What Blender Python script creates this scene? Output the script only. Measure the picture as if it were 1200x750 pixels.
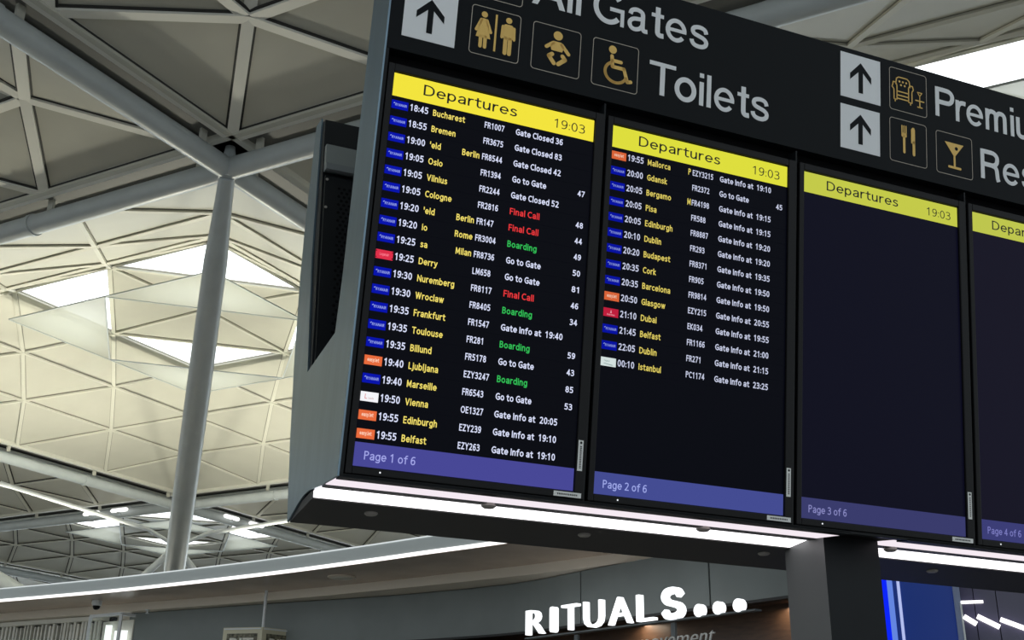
import bpy, bmesh, math, random
from mathutils import Matrix, Vector
from math import sin, cos, pi, radians as R

random.seed(7)
for o in list(bpy.data.objects):
    bpy.data.objects.remove(o)
SC = bpy.context.scene
COL = SC.collection

# ------------------------------------------------------------------ camera, light, exposure
EYE = 1.6
cam_data = bpy.data.cameras.new('camera')
cam_data.sensor_width = 36.0
cam_data.lens = 1335.0 / 1200.0 * 36.0
cam_data.clip_end = 400
cam = bpy.data.objects.new('camera', cam_data)
COL.objects.link(cam)
P_, R_ = R(21.719), R(-0.9586)
fw = Vector((0, cos(P_), sin(P_)))
rt = Vector((1, 0, 0))
dn = fw.cross(rt)
rt2 = cos(R_) * rt + sin(R_) * dn
dn2 = -sin(R_) * rt + cos(R_) * dn
cam.matrix_world = Matrix((
    (rt2.x, -dn2.x, -fw.x, 0),
    (rt2.y, -dn2.y, -fw.y, 0),
    (rt2.z, -dn2.z, -fw.z, EYE),
    (0, 0, 0, 1)))
SC.camera = cam

W_STRENGTH = 0.74
GLAZING = 2.4          # rooflight panes, daylight behind diffusing glass
UPLIGHT = 400.0        # floodlights on the roof tree
SHOP = 3.5

world = bpy.data.worlds.new('hall_daylight')
SC.world = world
world.use_nodes = True
wn = world.node_tree
bg = wn.nodes['Background']
bg.inputs['Color'].default_value = (0.86, 0.95, 1.0, 1)
bg.inputs['Strength'].default_value = W_STRENGTH

SC.view_settings.view_transform = 'Standard'
SC.view_settings.look = 'None'
SC.view_settings.gamma = 1.0
SC.view_settings.use_curve_mapping = False
SC.view_settings.exposure = 0.0
SC.cycles.use_denoising = True
SC.cycles.max_bounces = 6
SC.cycles.sample_clamp_indirect = 4.0


def area_light(name, loc, target, size, power, color=(1, 1, 1), size_y=None):
    d = bpy.data.lights.new(name, 'AREA')
    d.energy = power
    d.color = color
    d.size = size
    if size_y:
        d.shape = 'RECTANGLE'
        d.size_y = size_y
    o = bpy.data.objects.new(name, d)
    COL.objects.link(o)
    o.location = loc
    o.rotation_euler = (Vector(target) - Vector(loc)).to_track_quat('-Z', 'Y').to_euler()
    return o


# ------------------------------------------------------------------ helpers
def srgb(r, g, b):
    def f(c):
        c /= 255.0
        return c / 12.92 if c <= 0.04045 else ((c + 0.055) / 1.055) ** 2.4
    return (f(r), f(g), f(b), 1.0)


MATS = {}


def mat(name, col, rough=0.5, metal=0.0, spec=0.5, noise=0.0, nscale=20.0, emit=None, estr=1.0, stretch=None):
    if name in MATS:
        return MATS[name]
    m = bpy.data.materials.new(name)
    m.use_nodes = True
    nt = m.node_tree
    b = nt.nodes['Principled BSDF']
    b.inputs['Base Color'].default_value = col
    b.inputs['Roughness'].default_value = rough
    b.inputs['Metallic'].default_value = metal
    b.inputs['Specular IOR Level'].default_value = spec
    if noise > 0:
        tc = nt.nodes.new('ShaderNodeTexCoord')
        mp = nt.nodes.new('ShaderNodeMapping')
        if stretch:
            mp.inputs['Scale'].default_value = stretch
        nz = nt.nodes.new('ShaderNodeTexNoise')
        nz.inputs['Scale'].default_value = nscale
        nz.inputs['Detail'].default_value = 4
        rp = nt.nodes.new('ShaderNodeValToRGB')
        lo = tuple(max(0, c * (1 - noise)) for c in col[:3]) + (1,)
        hi = tuple(min(1, c * (1 + noise)) for c in col[:3]) + (1,)
        rp.color_ramp.elements[0].color = lo
        rp.color_ramp.elements[1].color = hi
        rp.color_ramp.elements[0].position = 0.3
        rp.color_ramp.elements[1].position = 0.7
        nt.links.new(tc.outputs['Object'], mp.inputs['Vector'])
        nt.links.new(mp.outputs['Vector'], nz.inputs['Vector'])
        nt.links.new(nz.outputs['Fac'], rp.inputs['Fac'])
        nt.links.new(rp.outputs['Color'], b.inputs['Base Color'])
    if emit is not None:
        b.inputs['Emission Color'].default_value = emit
        b.inputs['Emission Strength'].default_value = estr
    MATS[name] = m
    return m


def glow(name, col, strength=1.0):
    """a self-lit surface (screen pixel, lamp diffuser)"""
    if name in MATS:
        return MATS[name]
    m = bpy.data.materials.new(name)
    m.use_nodes = True
    nt = m.node_tree
    nt.nodes.clear()
    e = nt.nodes.new('ShaderNodeEmission')
    e.inputs['Color'].default_value = col
    e.inputs['Strength'].default_value = strength
    o = nt.nodes.new('ShaderNodeOutputMaterial')
    nt.links.new(e.outputs[0], o.inputs['Surface'])
    MATS[name] = m
    return m


class MB:
    """collects vertices and faces, links them as ONE mesh object"""

    def __init__(s, off=(0, 0, 0)):
        s.v, s.f, s.m = [], [], []
        s.off = Vector(off)

    def add(s, vs, fs, mi=0):
        n = len(s.v)
        s.v += [Vector(v) - s.off for v in vs]
        s.f += [tuple(i + n for i in f) for f in fs]
        s.m += [mi] * len(fs)
        return s

    def box(s, x0, x1, y0, y1, z0, z1, mi=0):
        vs = [(x0, y0, z0), (x1, y0, z0), (x1, y1, z0), (x0, y1, z0), (x0, y0, z1), (x1, y0, z1), (x1, y1, z1), (x0, y1, z1)]
        return s.add(vs, [(0, 3, 2, 1), (4, 5, 6, 7), (0, 1, 5, 4), (1, 2, 6, 5), (2, 3, 7, 6), (3, 0, 4, 7)], mi)

    def bar(s, p, q, w, d, up=(0, 0, 1), mi=0, drop=0.0):
        """flat bar from p to q: w wide across, d deep along up"""
        p, q, up = Vector(p), Vector(q), Vector(up)
        ax = (q - p).normalized()
        side = ax.cross(up).normalized()
        u = side.cross(ax).normalized()
        vs = []
        for e in (p, q):
            e = e - u * drop
            for a, b in ((-1, -1), (1, -1), (1, 1), (-1, 1)):
                vs.append(e + side * (a * w / 2) + u * (b * d / 2))
        return s.add(vs, [(3, 2, 1, 0), (4, 5, 6, 7), (0, 1, 5, 4), (1, 2, 6, 5), (2, 3, 7, 6), (3, 0, 4, 7)], mi)

    def tube(s, pts, rads, n=16, mi=0, caps=True):
        pts = [Vector(p) for p in pts]
        if not isinstance(rads, (list, tuple)):
            rads = [rads] * len(pts)
        k = len(s.v)
        ax0 = (pts[1] - pts[0]).normalized()
        ref = Vector((0, 0, 1)) if abs(ax0.z) < 0.9 else Vector((1, 0, 0))
        rows = []
        for i, p in enumerate(pts):
            a = (pts[min(i + 1, len(pts) - 1)] - pts[max(i - 1, 0)]).normalized()
            x = a.cross(ref).normalized()
            y = x.cross(a).normalized()
            rows.append([p + (x * cos(2 * pi * j / n) + y * sin(2 * pi * j / n)) * rads[i] for j in range(n)])
        vs = [v for r in rows for v in r]
        fs = []
        for i in range(len(pts) - 1):
            for j in range(n):
                fs.append((i * n + j, i * n + (j + 1) % n, (i + 1) * n + (j + 1) % n, (i + 1) * n + j))
        if caps:
            fs.append(tuple(range(n - 1, -1, -1)))
            fs.append(tuple((len(pts) - 1) * n + j for j in range(n)))
        return s.add(vs, fs, mi)

    def lathe(s, prof, origin, axis=(0, 0, 1), n=20, mi=0):
        """profile of (radius, height) turned about axis"""
        o, a = Vector(origin), Vector(axis).normalized()
        ref = Vector((1, 0, 0)) if abs(a.x) < 0.9 else Vector((0, 1, 0))
        x = a.cross(ref).normalized()
        y = a.cross(x).normalized()
        vs, fs = [], []
        for r, h in prof:
            for j in range(n):
                vs.append(o + a * h + (x * cos(2 * pi * j / n) + y * sin(2 * pi * j / n)) * r)
        for i in range(len(prof) - 1):
            for j in range(n):
                fs.append((i * n + j, i * n + (j + 1) % n, (i + 1) * n + (j + 1) % n, (i + 1) * n + j))
        fs.append(tuple(range(n - 1, -1, -1)))
        fs.append(tuple((len(prof) - 1) * n + j for j in range(n)))
        return s.add(vs, fs, mi)

    def prism(s, poly, fn, d0, d1, mi=0):
        """2-D polygon lifted by fn(u, v, depth) and given thickness d0..d1"""
        n = len(poly)
        vs = [fn(u, v, d0) for u, v in poly] + [fn(u, v, d1) for u, v in poly]
        fs = [tuple(range(n)), tuple(range(2 * n - 1, n - 1, -1))]
        for i in range(n):
            fs.append((i, n + i, n + (i + 1) % n, (i + 1) % n))
        return s.add(vs, fs, mi)

    def build(s, name, mats, parent=None, smooth=False):
        me = bpy.data.meshes.new(name)
        me.from_pydata([tuple(v) for v in s.v], [], s.f)
        if not isinstance(mats, (list, tuple)):
            mats = [mats]
        for m in mats:
            me.materials.append(m)
        for p, i in zip(me.polygons, s.m):
            p.material_index = i
            p.use_smooth = smooth
        bm = bmesh.new()
        bm.from_mesh(me)
        bmesh.ops.recalc_face_normals(bm, faces=bm.faces)
        bm.to_mesh(me)
        bm.free()
        if smooth:
            me.set_sharp_from_angle(angle=R(40))
        me.update()
        o = bpy.data.objects.new(name, me)
        COL.objects.link(o)
        if parent:
            o.parent = parent
        return o


def tag(o, label=None, cat=None, group=None, kind=None):
    if label:
        o['label'] = label
    if cat:
        o['category'] = cat
    if group:
        o['group'] = group
    if kind:
        o['kind'] = kind
    return o


def empty(name, loc=(0, 0, 0), rot=None):
    o = bpy.data.objects.new(name, None)
    COL.objects.link(o)
    o.empty_display_size = 0.2
    o.location = loc
    if rot is not None:
        o.rotation_euler = rot.to_euler()
    return o


# lettering -----------------------------------------------------------------
_TX = {}


def glyphs(s, weight=0.0):
    """outline of a word in the built-in font: unit cap height, x from 0"""
    key = (s, weight)
    if key in _TX:
        return _TX[key]
    c = bpy.data.curves.new('t', 'FONT')
    c.body = s
    c.size = 1.0
    c.fill_mode = 'FRONT'
    c.resolution_u = 3
    c.offset = weight
    o = bpy.data.objects.new('t', c)
    COL.objects.link(o)
    dg = bpy.context.evaluated_depsgraph_get()
    dg.update()
    me = bpy.data.meshes.new_from_object(o.evaluated_get(dg))
    vs = [(v.co.x, v.co.y) for v in me.vertices]
    fs = [tuple(p.vertices) for p in me.polygons]
    bpy.data.objects.remove(o)
    bpy.data.curves.remove(c)
    bpy.data.meshes.remove(me)
    _TX[key] = (vs, fs)
    return vs, fs


_hv, _ = glyphs('H', 0.0)
CAP = max(v[1] for v in _hv)


def word(mb, s, x, z, cap, fn, width=None, xs=1.0, weight=0.0, mi=0, depth=0.0, slant=0.0, right=False):
    """sets a word at (x, z) of a face; fn(u, v, d) lifts to 3-D"""
    vs, fs = glyphs(s, weight)
    if not vs:
        return 0
    x0 = min(v[0] for v in vs)
    x1 = max(v[0] for v in vs)
    k = cap / CAP
    kx = width / (x1 - x0) if width else k * xs
    if right:
        x = x - (x1 - x0) * kx
    pts = [(x + (a - x0) * kx + slant * b * k, z + b * k) for a, b in vs]
    if depth == 0:
        mb.add([fn(u, v, 0) for u, v in pts], fs, mi)
    else:
        n = len(pts)
        front = [fn(u, v, depth) for u, v in pts]
        back = [fn(u, v, 0) for u, v in pts]
        cnt = {}
        for f in fs:
            for i in range(len(f)):
                e = (f[i], f[(i + 1) % len(f)])
                k2 = tuple(sorted(e))
                cnt[k2] = None if k2 in cnt else e
        side = [(e[0], e[1], e[1] + n, e[0] + n) for e in cnt.values() if e]
        mb.add(front + back, fs + [tuple(i + n for i in reversed(f)) for f in fs] + side, mi)
    return (x1 - x0) * kx


def disc2(c, r, n=20):
    return [(c[0] + r * cos(2 * pi * i / n), c[1] + r * sin(2 * pi * i / n)) for i in range(n)]


def caps2(p, q, w, n=6):
    """a stroke with round ends"""
    a = math.atan2(q[1] - p[1], q[0] - p[0])
    out = []
    for i in range(n + 1):
        t = a + pi / 2 + pi * i / n
        out.append((p[0] + w / 2 * cos(t), p[1] + w / 2 * sin(t)))
    for i in range(n + 1):
        t = a - pi / 2 + pi * i / n
        out.append((q[0] + w / 2 * cos(t), q[1] + w / 2 * sin(t)))
    return out


def rrect2(x0, x1, y0, y1, r, n=5):
    out = []
    for cx, cy, a in ((x1 - r, y1 - r, 0), (x0 + r, y1 - r, pi / 2), (x0 + r, y0 + r, pi), (x1 - r, y0 + r, 3 * pi / 2)):
        for i in range(n + 1):
            t = a + pi / 2 * i / n
            out.append((cx + r * cos(t), cy + r * sin(t)))
    return out


# ------------------------------------------------------------------ materials
M = {}
M['floor'] = mat('pale_terrazzo', (0.40, 0.39, 0.37, 1), 0.35, noise=0.12, nscale=6)
M['panel'] = mat('cream_roof_panel', (0.56, 0.55, 0.48, 1), 0.42, spec=0.3, noise=0.03, nscale=1.2)
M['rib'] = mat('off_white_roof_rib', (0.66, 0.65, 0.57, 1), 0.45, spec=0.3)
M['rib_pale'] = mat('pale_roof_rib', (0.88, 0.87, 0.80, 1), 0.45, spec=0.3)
M['gap_light'] = mat('grey_joint_gasket', (0.26, 0.25, 0.21, 1), 0.7)
M['gutter'] = mat('grey_gutter_sheet', (0.16, 0.16, 0.15, 1), 0.6)
M['gap'] = mat('dark_joint_gasket', (0.03, 0.03, 0.028, 1), 0.7)
M['steel'] = mat('grey_painted_tube', (0.50, 0.54, 0.55, 1), 0.38, noise=0.05, nscale=3, spec=0.5)
M['whitesteel'] = mat('white_painted_rod', (0.82, 0.85, 0.86, 1), 0.35)
M['glass_roof'] = glow('daylit_rooflight', (0.93, 0.98, 1.0, 1), GLAZING)
M['black'] = mat('black_satin_panel', (0.009, 0.011, 0.013, 1), 0.45, spec=0.2, noise=0.1, nscale=8)
M['sign'] = mat('black_sign_face', (0.0065, 0.0085, 0.0105, 1), 0.5, spec=0.12)
M['under'] = mat('charcoal_soffit_panel', (0.035, 0.034, 0.034, 1), 0.5, spec=0.3)
M['bezel'] = mat('black_monitor_bezel', (0.008, 0.008, 0.009, 1), 0.35, spec=0.2)
M['void'] = mat('black_recess', (0.004, 0.004, 0.005, 1), 0.8, spec=0.1)
M['cheek'] = mat('brushed_blue_grey_steel', (0.20, 0.285, 0.35, 1), 0.34, metal=0.85, noise=0.10, nscale=14, stretch=(1, 1, 0.12))
M['cheek_edge'] = mat('dark_steel_edge', (0.05, 0.055, 0.06, 1), 0.5, metal=0.5)
M['rail'] = mat('grey_cross_rail', (0.16, 0.18, 0.19, 1), 0.45)
M['puck'] = mat('grey_plastic_cap', (0.32, 0.30, 0.28, 1), 0.4)
M['white_vinyl'] = mat('white_vinyl_lettering', (0.88, 0.90, 0.92, 1), 0.5)
M['gold_vinyl'] = mat('yellow_vinyl_pictogram', (0.90, 0.58, 0.15, 1), 0.5)
M['line_vinyl'] = mat('beige_frame_line', (0.55, 0.49, 0.41, 1), 0.5)
M['sticker'] = mat('pale_asset_sticker', (0.85, 0.86, 0.84, 1), 0.5)
M['ink'] = mat('black_print', (0.01, 0.01, 0.012, 1), 0.6)
M['led_tray'] = glow('white_tray_diffuser', (1.0, 0.965, 1.0, 1), 2.2)
M['led_ledge'] = glow('pinkish_ledge_diffuser', (1.0, 0.90, 0.97, 1), 0.92)  # lit ledge face: reflected light put in as glow
M['led_line'] = glow('white_led_line', (1.0, 0.98, 0.97, 1), 1.6)
M['led_soft'] = glow('soft_led_line', (0.80, 0.86, 0.87, 1), 0.85)  # LED reflection along the canopy's top edge, put in as glow
M['fascia'] = mat('grey_canopy_edge', (0.62, 0.66, 0.66, 1), 0.4, metal=0.2)
M['soffit'] = mat('brown_gloss_soffit', (0.52, 0.40, 0.31, 1), 0.22, spec=0.6, noise=0.12, nscale=1.5)
M['slat'] = mat('pale_grey_slat', (0.80, 0.78, 0.69, 1), 0.45)
M['cream'] = mat('cream_bulkhead', (0.85, 0.76, 0.64, 1), 0.5)
M['shopwall'] = mat('charcoal_shop_fascia', (0.21, 0.235, 0.23, 1), 0.4, spec=0.4, noise=0.06, nscale=2)
M['shopdark'] = mat('black_shop_band', (0.012, 0.012, 0.012, 1), 0.5)
M['brown'] = mat('brown_timber_lining', (0.10, 0.055, 0.032, 1), 0.4, noise=0.25, nscale=6, stretch=(1, 1, 6))
M['letter'] = glow('white_lit_letter', (0.95, 0.98, 1.0, 1), 1.6)
M['letter_side'] = mat('letter_return', (0.5, 0.52, 0.55, 1), 0.4)
M['script'] = mat('pale_script_letter', (0.9, 0.88, 0.86, 1), 0.4)
M['clear'] = None

# ------------------------------------------------------------------ structure: floor, roof
fl = MB()
fl.box(-60, 60, -25, 110, -0.2, 0.0)
tag(fl.build('floor', M['floor']), kind='structure')

TH = R(61.488)
H = 8.6156
N0 = Vector((-4.43437, 15.53766, EYE + H))
DA = Vector((cos(TH), sin(TH), 0))
DB = Vector((-sin(TH), cos(TH), 0))


def G(a, b, z=0.0):
    return N0 + DA * a + DB * b + Vector((0, 0, z))


ceiling = empty('ceiling', tuple(G(9, 9, -H - EYE)))
tag(ceiling, kind='structure')
COFF = ceiling.location.copy()

# perforated hanging reflector: part light passes, part bounces
mr = bpy.data.materials.new('translucent_light_reflector')
mr.use_nodes = True
nt = mr.node_tree
nt.nodes.clear()
d1 = nt.nodes.new('ShaderNodeBsdfDiffuse')
d1.inputs['Color'].default_value = (0.70, 0.69, 0.60, 1)
t1 = nt.nodes.new('ShaderNodeBsdfTranslucent')
t1.inputs['Color'].default_value = (0.66, 0.68, 0.62, 1)
tr = nt.nodes.new('ShaderNodeBsdfTransparent')
mx = nt.nodes.new('ShaderNodeMixShader')
mx.inputs[0].default_value = 0.6
mx2 = nt.nodes.new('ShaderNodeMixShader')
mx2.inputs[0].default_value = 0.3
oo = nt.nodes.new('ShaderNodeOutputMaterial')
nt.links.new(d1.outputs[0], mx.inputs[1])
nt.links.new(t1.outputs[0], mx.inputs[2])
nt.links.new(mx.outputs[0], mx2.inputs[1])
nt.links.new(tr.outputs[0], mx2.inputs[2])
nt.links.new(mx2.outputs[0], oo.inputs['Surface'])
M['reflector'] = mr


def roof_bay(bi, bj, rr=(0.30, 2.5, 4.2, 5.7), zz=(0.35, 1.0, 1.65, 2.5, 2.6), rib_w=0.10, gap_w=0.125, gap='gap_light', rib='rib'):
    """one 18 m bay: a triangulated lattice shell, four triangular rooflights, hung reflectors"""
    def ring(k, side, t):
        m = 5 - k
        r = rr[k]
        u = r + (18 - 2 * r) * t / m
        a, b = ((u, r), (18 - r, u), (18 - u, 18 - r), (r, 18 - u))[side]
        return G(18 * bi + a, 18 * bj + b, zz[k])
    tris, edges = [], []
    for k in range(3):
        m = 5 - k
        for s in range(4):
            for t in range(m):
                A, B_, C_ = ring(k, s, t), ring(k, s, t + 1), ring(k + 1, s, t)
                tris.append((A, B_, C_))
                edges += [(A, B_), (A, C_)]
                if t < m - 1:
                    tris.append((B_, ring(k + 1, s, t + 1), C_))
                    edges.append((B_, C_))
            edges.append((ring(k, s, m), ring(k + 1, s, m - 1)))
    cen = G(18 * bi + 9, 18 * bj + 9, zz[4])
    cor = [ring(3, s, 0) for s in range(4)]
    mid = [ring(3, s, 1) for s in range(4)]
    for s in range(4):
        tris.append((mid[s], mid[(s + 1) % 4], cen))
        edges += [(mid[s], mid[(s + 1) % 4]), (cor[s], mid[s]), (mid[s], cor[(s + 1) % 4]), (mid[s], cen)]
    sh = MB(COFF)
    for t in tris:
        up = Vector((0, 0, 0.06))
        sh.add([*t, *[p + up for p in t]], [(0, 1, 2), (5, 4, 3), (0, 3, 4, 1), (1, 4, 5, 2), (2, 5, 3, 0)])
    shell = sh.build('roof_shell', M['panel'], ceiling)
    rb = MB(COFF)
    seen = set()
    for p, q in edges:
        key = tuple(sorted((tuple(round(c, 2) for c in p), tuple(round(c, 2) for c in q))))
        if key in seen:
            continue
        seen.add(key)
        rb.bar(p, q, gap_w, 0.03, mi=1, drop=0.008)
        rb.bar(p, q, rib_w, 0.07, mi=0, drop=0.025)
    rb.build('rib', [M[rib], M[gap]], shell)
    for s in range(4):
        tri = (mid[(s - 1) % 4], cor[s], mid[s])
        g = MB(COFF)
        up = Vector((0, 0, 0.05))
        g.add([*[p + up for p in tri], *[p + 2 * up for p in tri]], [(0, 1, 2), (5, 4, 3), (0, 3, 4, 1), (1, 4, 5, 2), (2, 5, 3, 0)])
        g.build('rooflight', M['glass_roof'], ceiling)
        f = MB(COFF)
        lo = Vector((0, 0, -0.8 * (zz[3] - zz[0]) / 2.15))
        tri2 = [p + lo for p in tri]
        f.add([*tri2, *[p + Vector((0, 0, 0.02)) for p in tri2]], [(0, 1, 2), (5, 4, 3), (0, 3, 4, 1), (1, 4, 5, 2), (2, 5, 3, 0)])
        rf = f.build('light_reflector', M['reflector'], ceiling)
        e = MB(COFF)
        for i in range(3):
            e.bar(tri2[i], tri2[(i + 1) % 3], 0.035, 0.03)
        e.build('reflector_frame', M['steel'], rf)


LOW = (0.35, 0.80, 1.2, 1.55, 1.6)
BAYS = [(0, 0), (0, -1), (1, -1), (0, 1), (1, 0), (1, 1), (-1, 1), (2, 0), (0, 2), (1, 2), (2, 1), (2, 2), (2, -1), (0, -2)]
for b in BAYS:
    if b in ((0, 0), (0, -1), (1, -1), (0, -2)):
        roof_bay(*b)
    else:
        roof_bay(*b, zz=LOW, rib_w=0.12, gap_w=0.20, gap='gap')
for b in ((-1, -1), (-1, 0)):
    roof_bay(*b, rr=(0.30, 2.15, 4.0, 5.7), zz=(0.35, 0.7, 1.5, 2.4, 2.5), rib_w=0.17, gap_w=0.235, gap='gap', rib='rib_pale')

lines = set()
for bi, bj in BAYS + [(-1, -1), (-1, 0)]:
    lines |= {(bi, bj, 'a'), (bi, bj + 1, 'a'), (bi, bj, 'b'), (bi + 1, bj, 'b')}
for i, j, d in sorted(lines):
    p = G(18 * i, 18 * j)
    ax = DA if d == 'a' else DB
    q = p + ax * 18
    t = MB(COFF)
    t.tube([p, q], 0.175, 18)
    for s in (0.24, 0.76):
        t.tube([p + ax * (18 * s - 0.04), p + ax * (18 * s + 0.04)], 0.195, 18)
    tb = t.build('roof_tube', M['steel'], ceiling, smooth=True)
    g = MB(COFF)
    g.bar(p + Vector((0, 0, 0.42)), q + Vector((0, 0, 0.42)), 0.70, 0.06, mi=1)
    side = ax.cross(Vector((0, 0, 1)))
    for sg in (-1, 1):
        g.bar(p + side * sg * 0.36 + Vector((0, 0, 0.36)), q + side * sg * 0.36 + Vector((0, 0, 0.36)), 0.10, 0.16)
    for k in range(6):
        m = p + ax * (0.6 + 3.36 * k)
        g.bar(m + Vector((0, 0, 0.15)), m + Vector((0, 0, 0.40)), 0.05, 0.12, up=tuple(ax))
    g.build('gutter', [M['rib'], M['gutter']], tb)

# glazed end wall of the hall, unseen behind the shops: added to light the far bays
GLASS_WALL = 5.0
win = empty('window_1', (0, 96, 0))
tag(win, kind='structure')
M['facade'] = glow('daylit_facade_glass', (0.84, 0.95, 1.0, 1), GLASS_WALL)
b = MB(win.location)
b.box(-75, 75, 96.0, 96.1, 0.0, 9.2)
b.build('pane', M['facade'], win)
b = MB(win.location)
for k in range(51):
    b.box(-75.1 + 3 * k, -74.9 + 3 * k, 95.8, 96.0, 0.0, 9.2)
for z in (0.0, 3.0, 6.0, 9.1):
    b.box(-75, 75, 95.85, 96.0, z, z + 0.1)
b.build('mullion_grid', M['steel'], win)

# node castings where four tubes meet
for i in range(-1, 3):
    for j in range(-1, 3):
        n = MB(COFF)
        n.lathe([(0.05, -0.17), (0.13, -0.165), (0.17, -0.05), (0.17, 0.1), (0.10, 0.2), (0.07, 0.46)], G(18 * i, 18 * j), n=18)
        n.build('tube_node', M['steel'], ceiling, smooth=True)

# the tree that carries the near bay
base = G(9, 9, -H - EYE)
tree = empty('tree_column', tuple(base))
tag(tree, 'tall branching grey steel roof tree with raking pole, white tie rods and pyramid struts', 'column')
TOP = EYE + 2.9 - (EYE + H)
apex = G(9, 9, 5.0 - H)
for sa, sb in ((-1, -1), (-1, 1), (1, -1), (1, 1)):
    foot = G(9 + 1.3 * sa, 9 + 1.3 * sb, TOP)
    node = G(9 + 9 * sa, 9 + 9 * sb, -0.12)
    b = MB(tree.location)
    pts = [foot + (node - foot) * t for t in (0, 0.06, 0.35, 0.62, 0.86, 0.93, 1.0)]
    b.tube(pts, [0.15, 0.21, 0.225, 0.215, 0.19, 0.15, 0.12], 24)
    b.build('branch', M['steel'], tree, smooth=True)
    p = MB(tree.location)
    gr = foot.copy()
    gr.z = 0.01
    p.tube([gr, foot], 0.22, 20)
    p.build('trunk_post', M['steel'], tree, smooth=True)
    s = MB(tree.location)
    s.tube([foot, apex], [0.10, 0.08], 14)
    s.build('pyramid_strut', M['whitesteel'], tree, smooth=True)
    c = MB(tree.location)
    q = G(9 + 8.4 * sa, 9 + 8.4 * sb, -0.55)
    d0 = apex + (q - apex) * 0.06 + Vector((0, 0, 0.18))
    c.tube([apex, d0, d0 + (q - d0) * 0.30], [0.045, 0.05, 0.05], 10)
    c.tube([d0 + (q - d0) * 0.30, q], 0.035, 10)
    c.tube([d0 + (q - d0) * 0.29, d0 + (q - d0) * 0.31], 0.06, 10)
    c.build('tie_rod', M['whitesteel'], tree, smooth=True)
k = MB(tree.location)
k.lathe([(0.05, -0.25), (0.16, -0.18), (0.17, 0.1), (0.06, 0.22)], apex)
k.build('apex_casting', M['whitesteel'], tree, smooth=True)
for sa, sb in ((-1, 0), (1, 0), (0, -1), (0, 1)):
    l0 = G(9 + 1.5 * sa, 9 + 1.5 * sb, TOP - 0.2)
    li = area_light('tree_floodlight', l0, G(9 + 7.6 * sa, 9 + 7.6 * sb, 0.7), 0.5, UPLIGHT, (1.0, 0.97, 0.80))
    li.data.spread = R(120)
    f = MB(tree.location)
    f.box(l0.x - 0.28, l0.x + 0.28, l0.y - 0.28, l0.y + 0.28, l0.z - 0.55, l0.z - 0.30)
    f.build('floodlight_housing', M['steel'], tree)

# short white luminaires clipped to the far tubes
M['lamp'] = glow('white_lamp', (1, 1, 0.97, 1), 1.5)
spots = [(G(18, 18 + 2.5, 0.0) - DA * 0.4, DB, 'white capsule light on the roof tube left of the raking pole, nearest it'),
         (G(18, 18 + 3.9, 0.0) - DA * 0.4, DB, 'white capsule light on the roof tube left of the raking pole, further from it'),
         (G(18 + 2.3, 18, 0.0) - DB * 0.4, DA, 'white capsule light on the roof tube right of the raking pole, nearest it'),
         (G(18 + 3.7, 18, 0.0) - DB * 0.4, DA, 'white capsule light on the roof tube right of the raking pole, further from it')]
for p, ax, lab in spots:
    o = empty('capsule_light', tuple(p))
    tag(o, lab, 'light', 'capsule lights on the far roof tubes')
    c = MB(p)
    c.tube([p - ax * 0.42, p - ax * 0.34, p + ax * 0.34, p + ax * 0.42], [0.03, 0.075, 0.075, 0.03], 14)
    c.build('diffuser', M['lamp'], o, smooth=True)
    c = MB(p)
    c.box(p.x - 0.06, p.x + 0.06, p.y - 0.06, p.y + 0.06, p.z - 0.16, p.z - 0.08)
    c.build('bracket', M['steel'], o)

# ------------------------------------------------------------------ shops behind: canopy and fronts
EDGE = [(-16.6, 22.9), (-13.0, 21.1), (-10.4, 19.75), (-8.05, 18.42), (-7.02, 17.83), (-5.54, 16.93), (-3.36, 15.43), (-1.84, 14.25), (-0.96, 13.52), (-0.15, 12.86), (1.1, 11.75), (2.6, 10.3)]
ZS = EYE + 2.40


def smooth_curve(pts, n=6):
    out = []
    P = [Vector((x, y, 0)) for x, y in pts]
    for i in range(len(P) - 1):
        p0, p1, p2, p3 = P[max(i - 1, 0)], P[i], P[i + 1], P[min(i + 2, len(P) - 1)]
        for k in range(n):
            t = k / n
            out.append(0.5 * ((2 * p1) + (p2 - p0) * t + (2 * p0 - 5 * p1 + 4 * p2 - p3) * t * t + (3 * p1 - p0 - 3 * p2 + p3) * t ** 3))
    out.append(P[-1])
    return out


def offset(line, d):
    out = []
    for i, p in enumerate(line):
        t = (line[min(i + 1, len(line) - 1)] - line[max(i - 1, 0)]).normalized()
        out.append(p + Vector((-t.y, t.x, 0)) * d)
    return out


EL = smooth_curve(EDGE)
WALL = [(-17.0, 25.0), (-13.0, 22.45), (-10.6, 21.1), (-8.59, 19.9), (-6.56, 18.72), (-3.49, 16.9), (-0.83, 15.03), (1.05, 13.5), (2.2, 12.25), (3.4, 10.7)]
FASC = [(-17.0, 25.15), (-13.0, 22.6), (-10.6, 21.25), (-8.59, 20.05), (-6.56, 18.87), (-5.0, 18.0), (-3.49, 17.12), (-1.5, 16.02), (0.07, 14.83), (1.05, 13.53), (2.68, 11.36), (4.4, 9.08)]
WL = smooth_curve(WALL)
FL = smooth_curve(FASC)


def strip(mb, A, B_, za, zb, mi=0):
    n = len(A)
    vs = [(p.x, p.y, za) for p in A] + [(p.x, p.y, zb) for p in B_]
    mb.add(vs, [(i, i + 1, n + i + 1, n + i) for i in range(n - 1)], mi)


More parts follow.
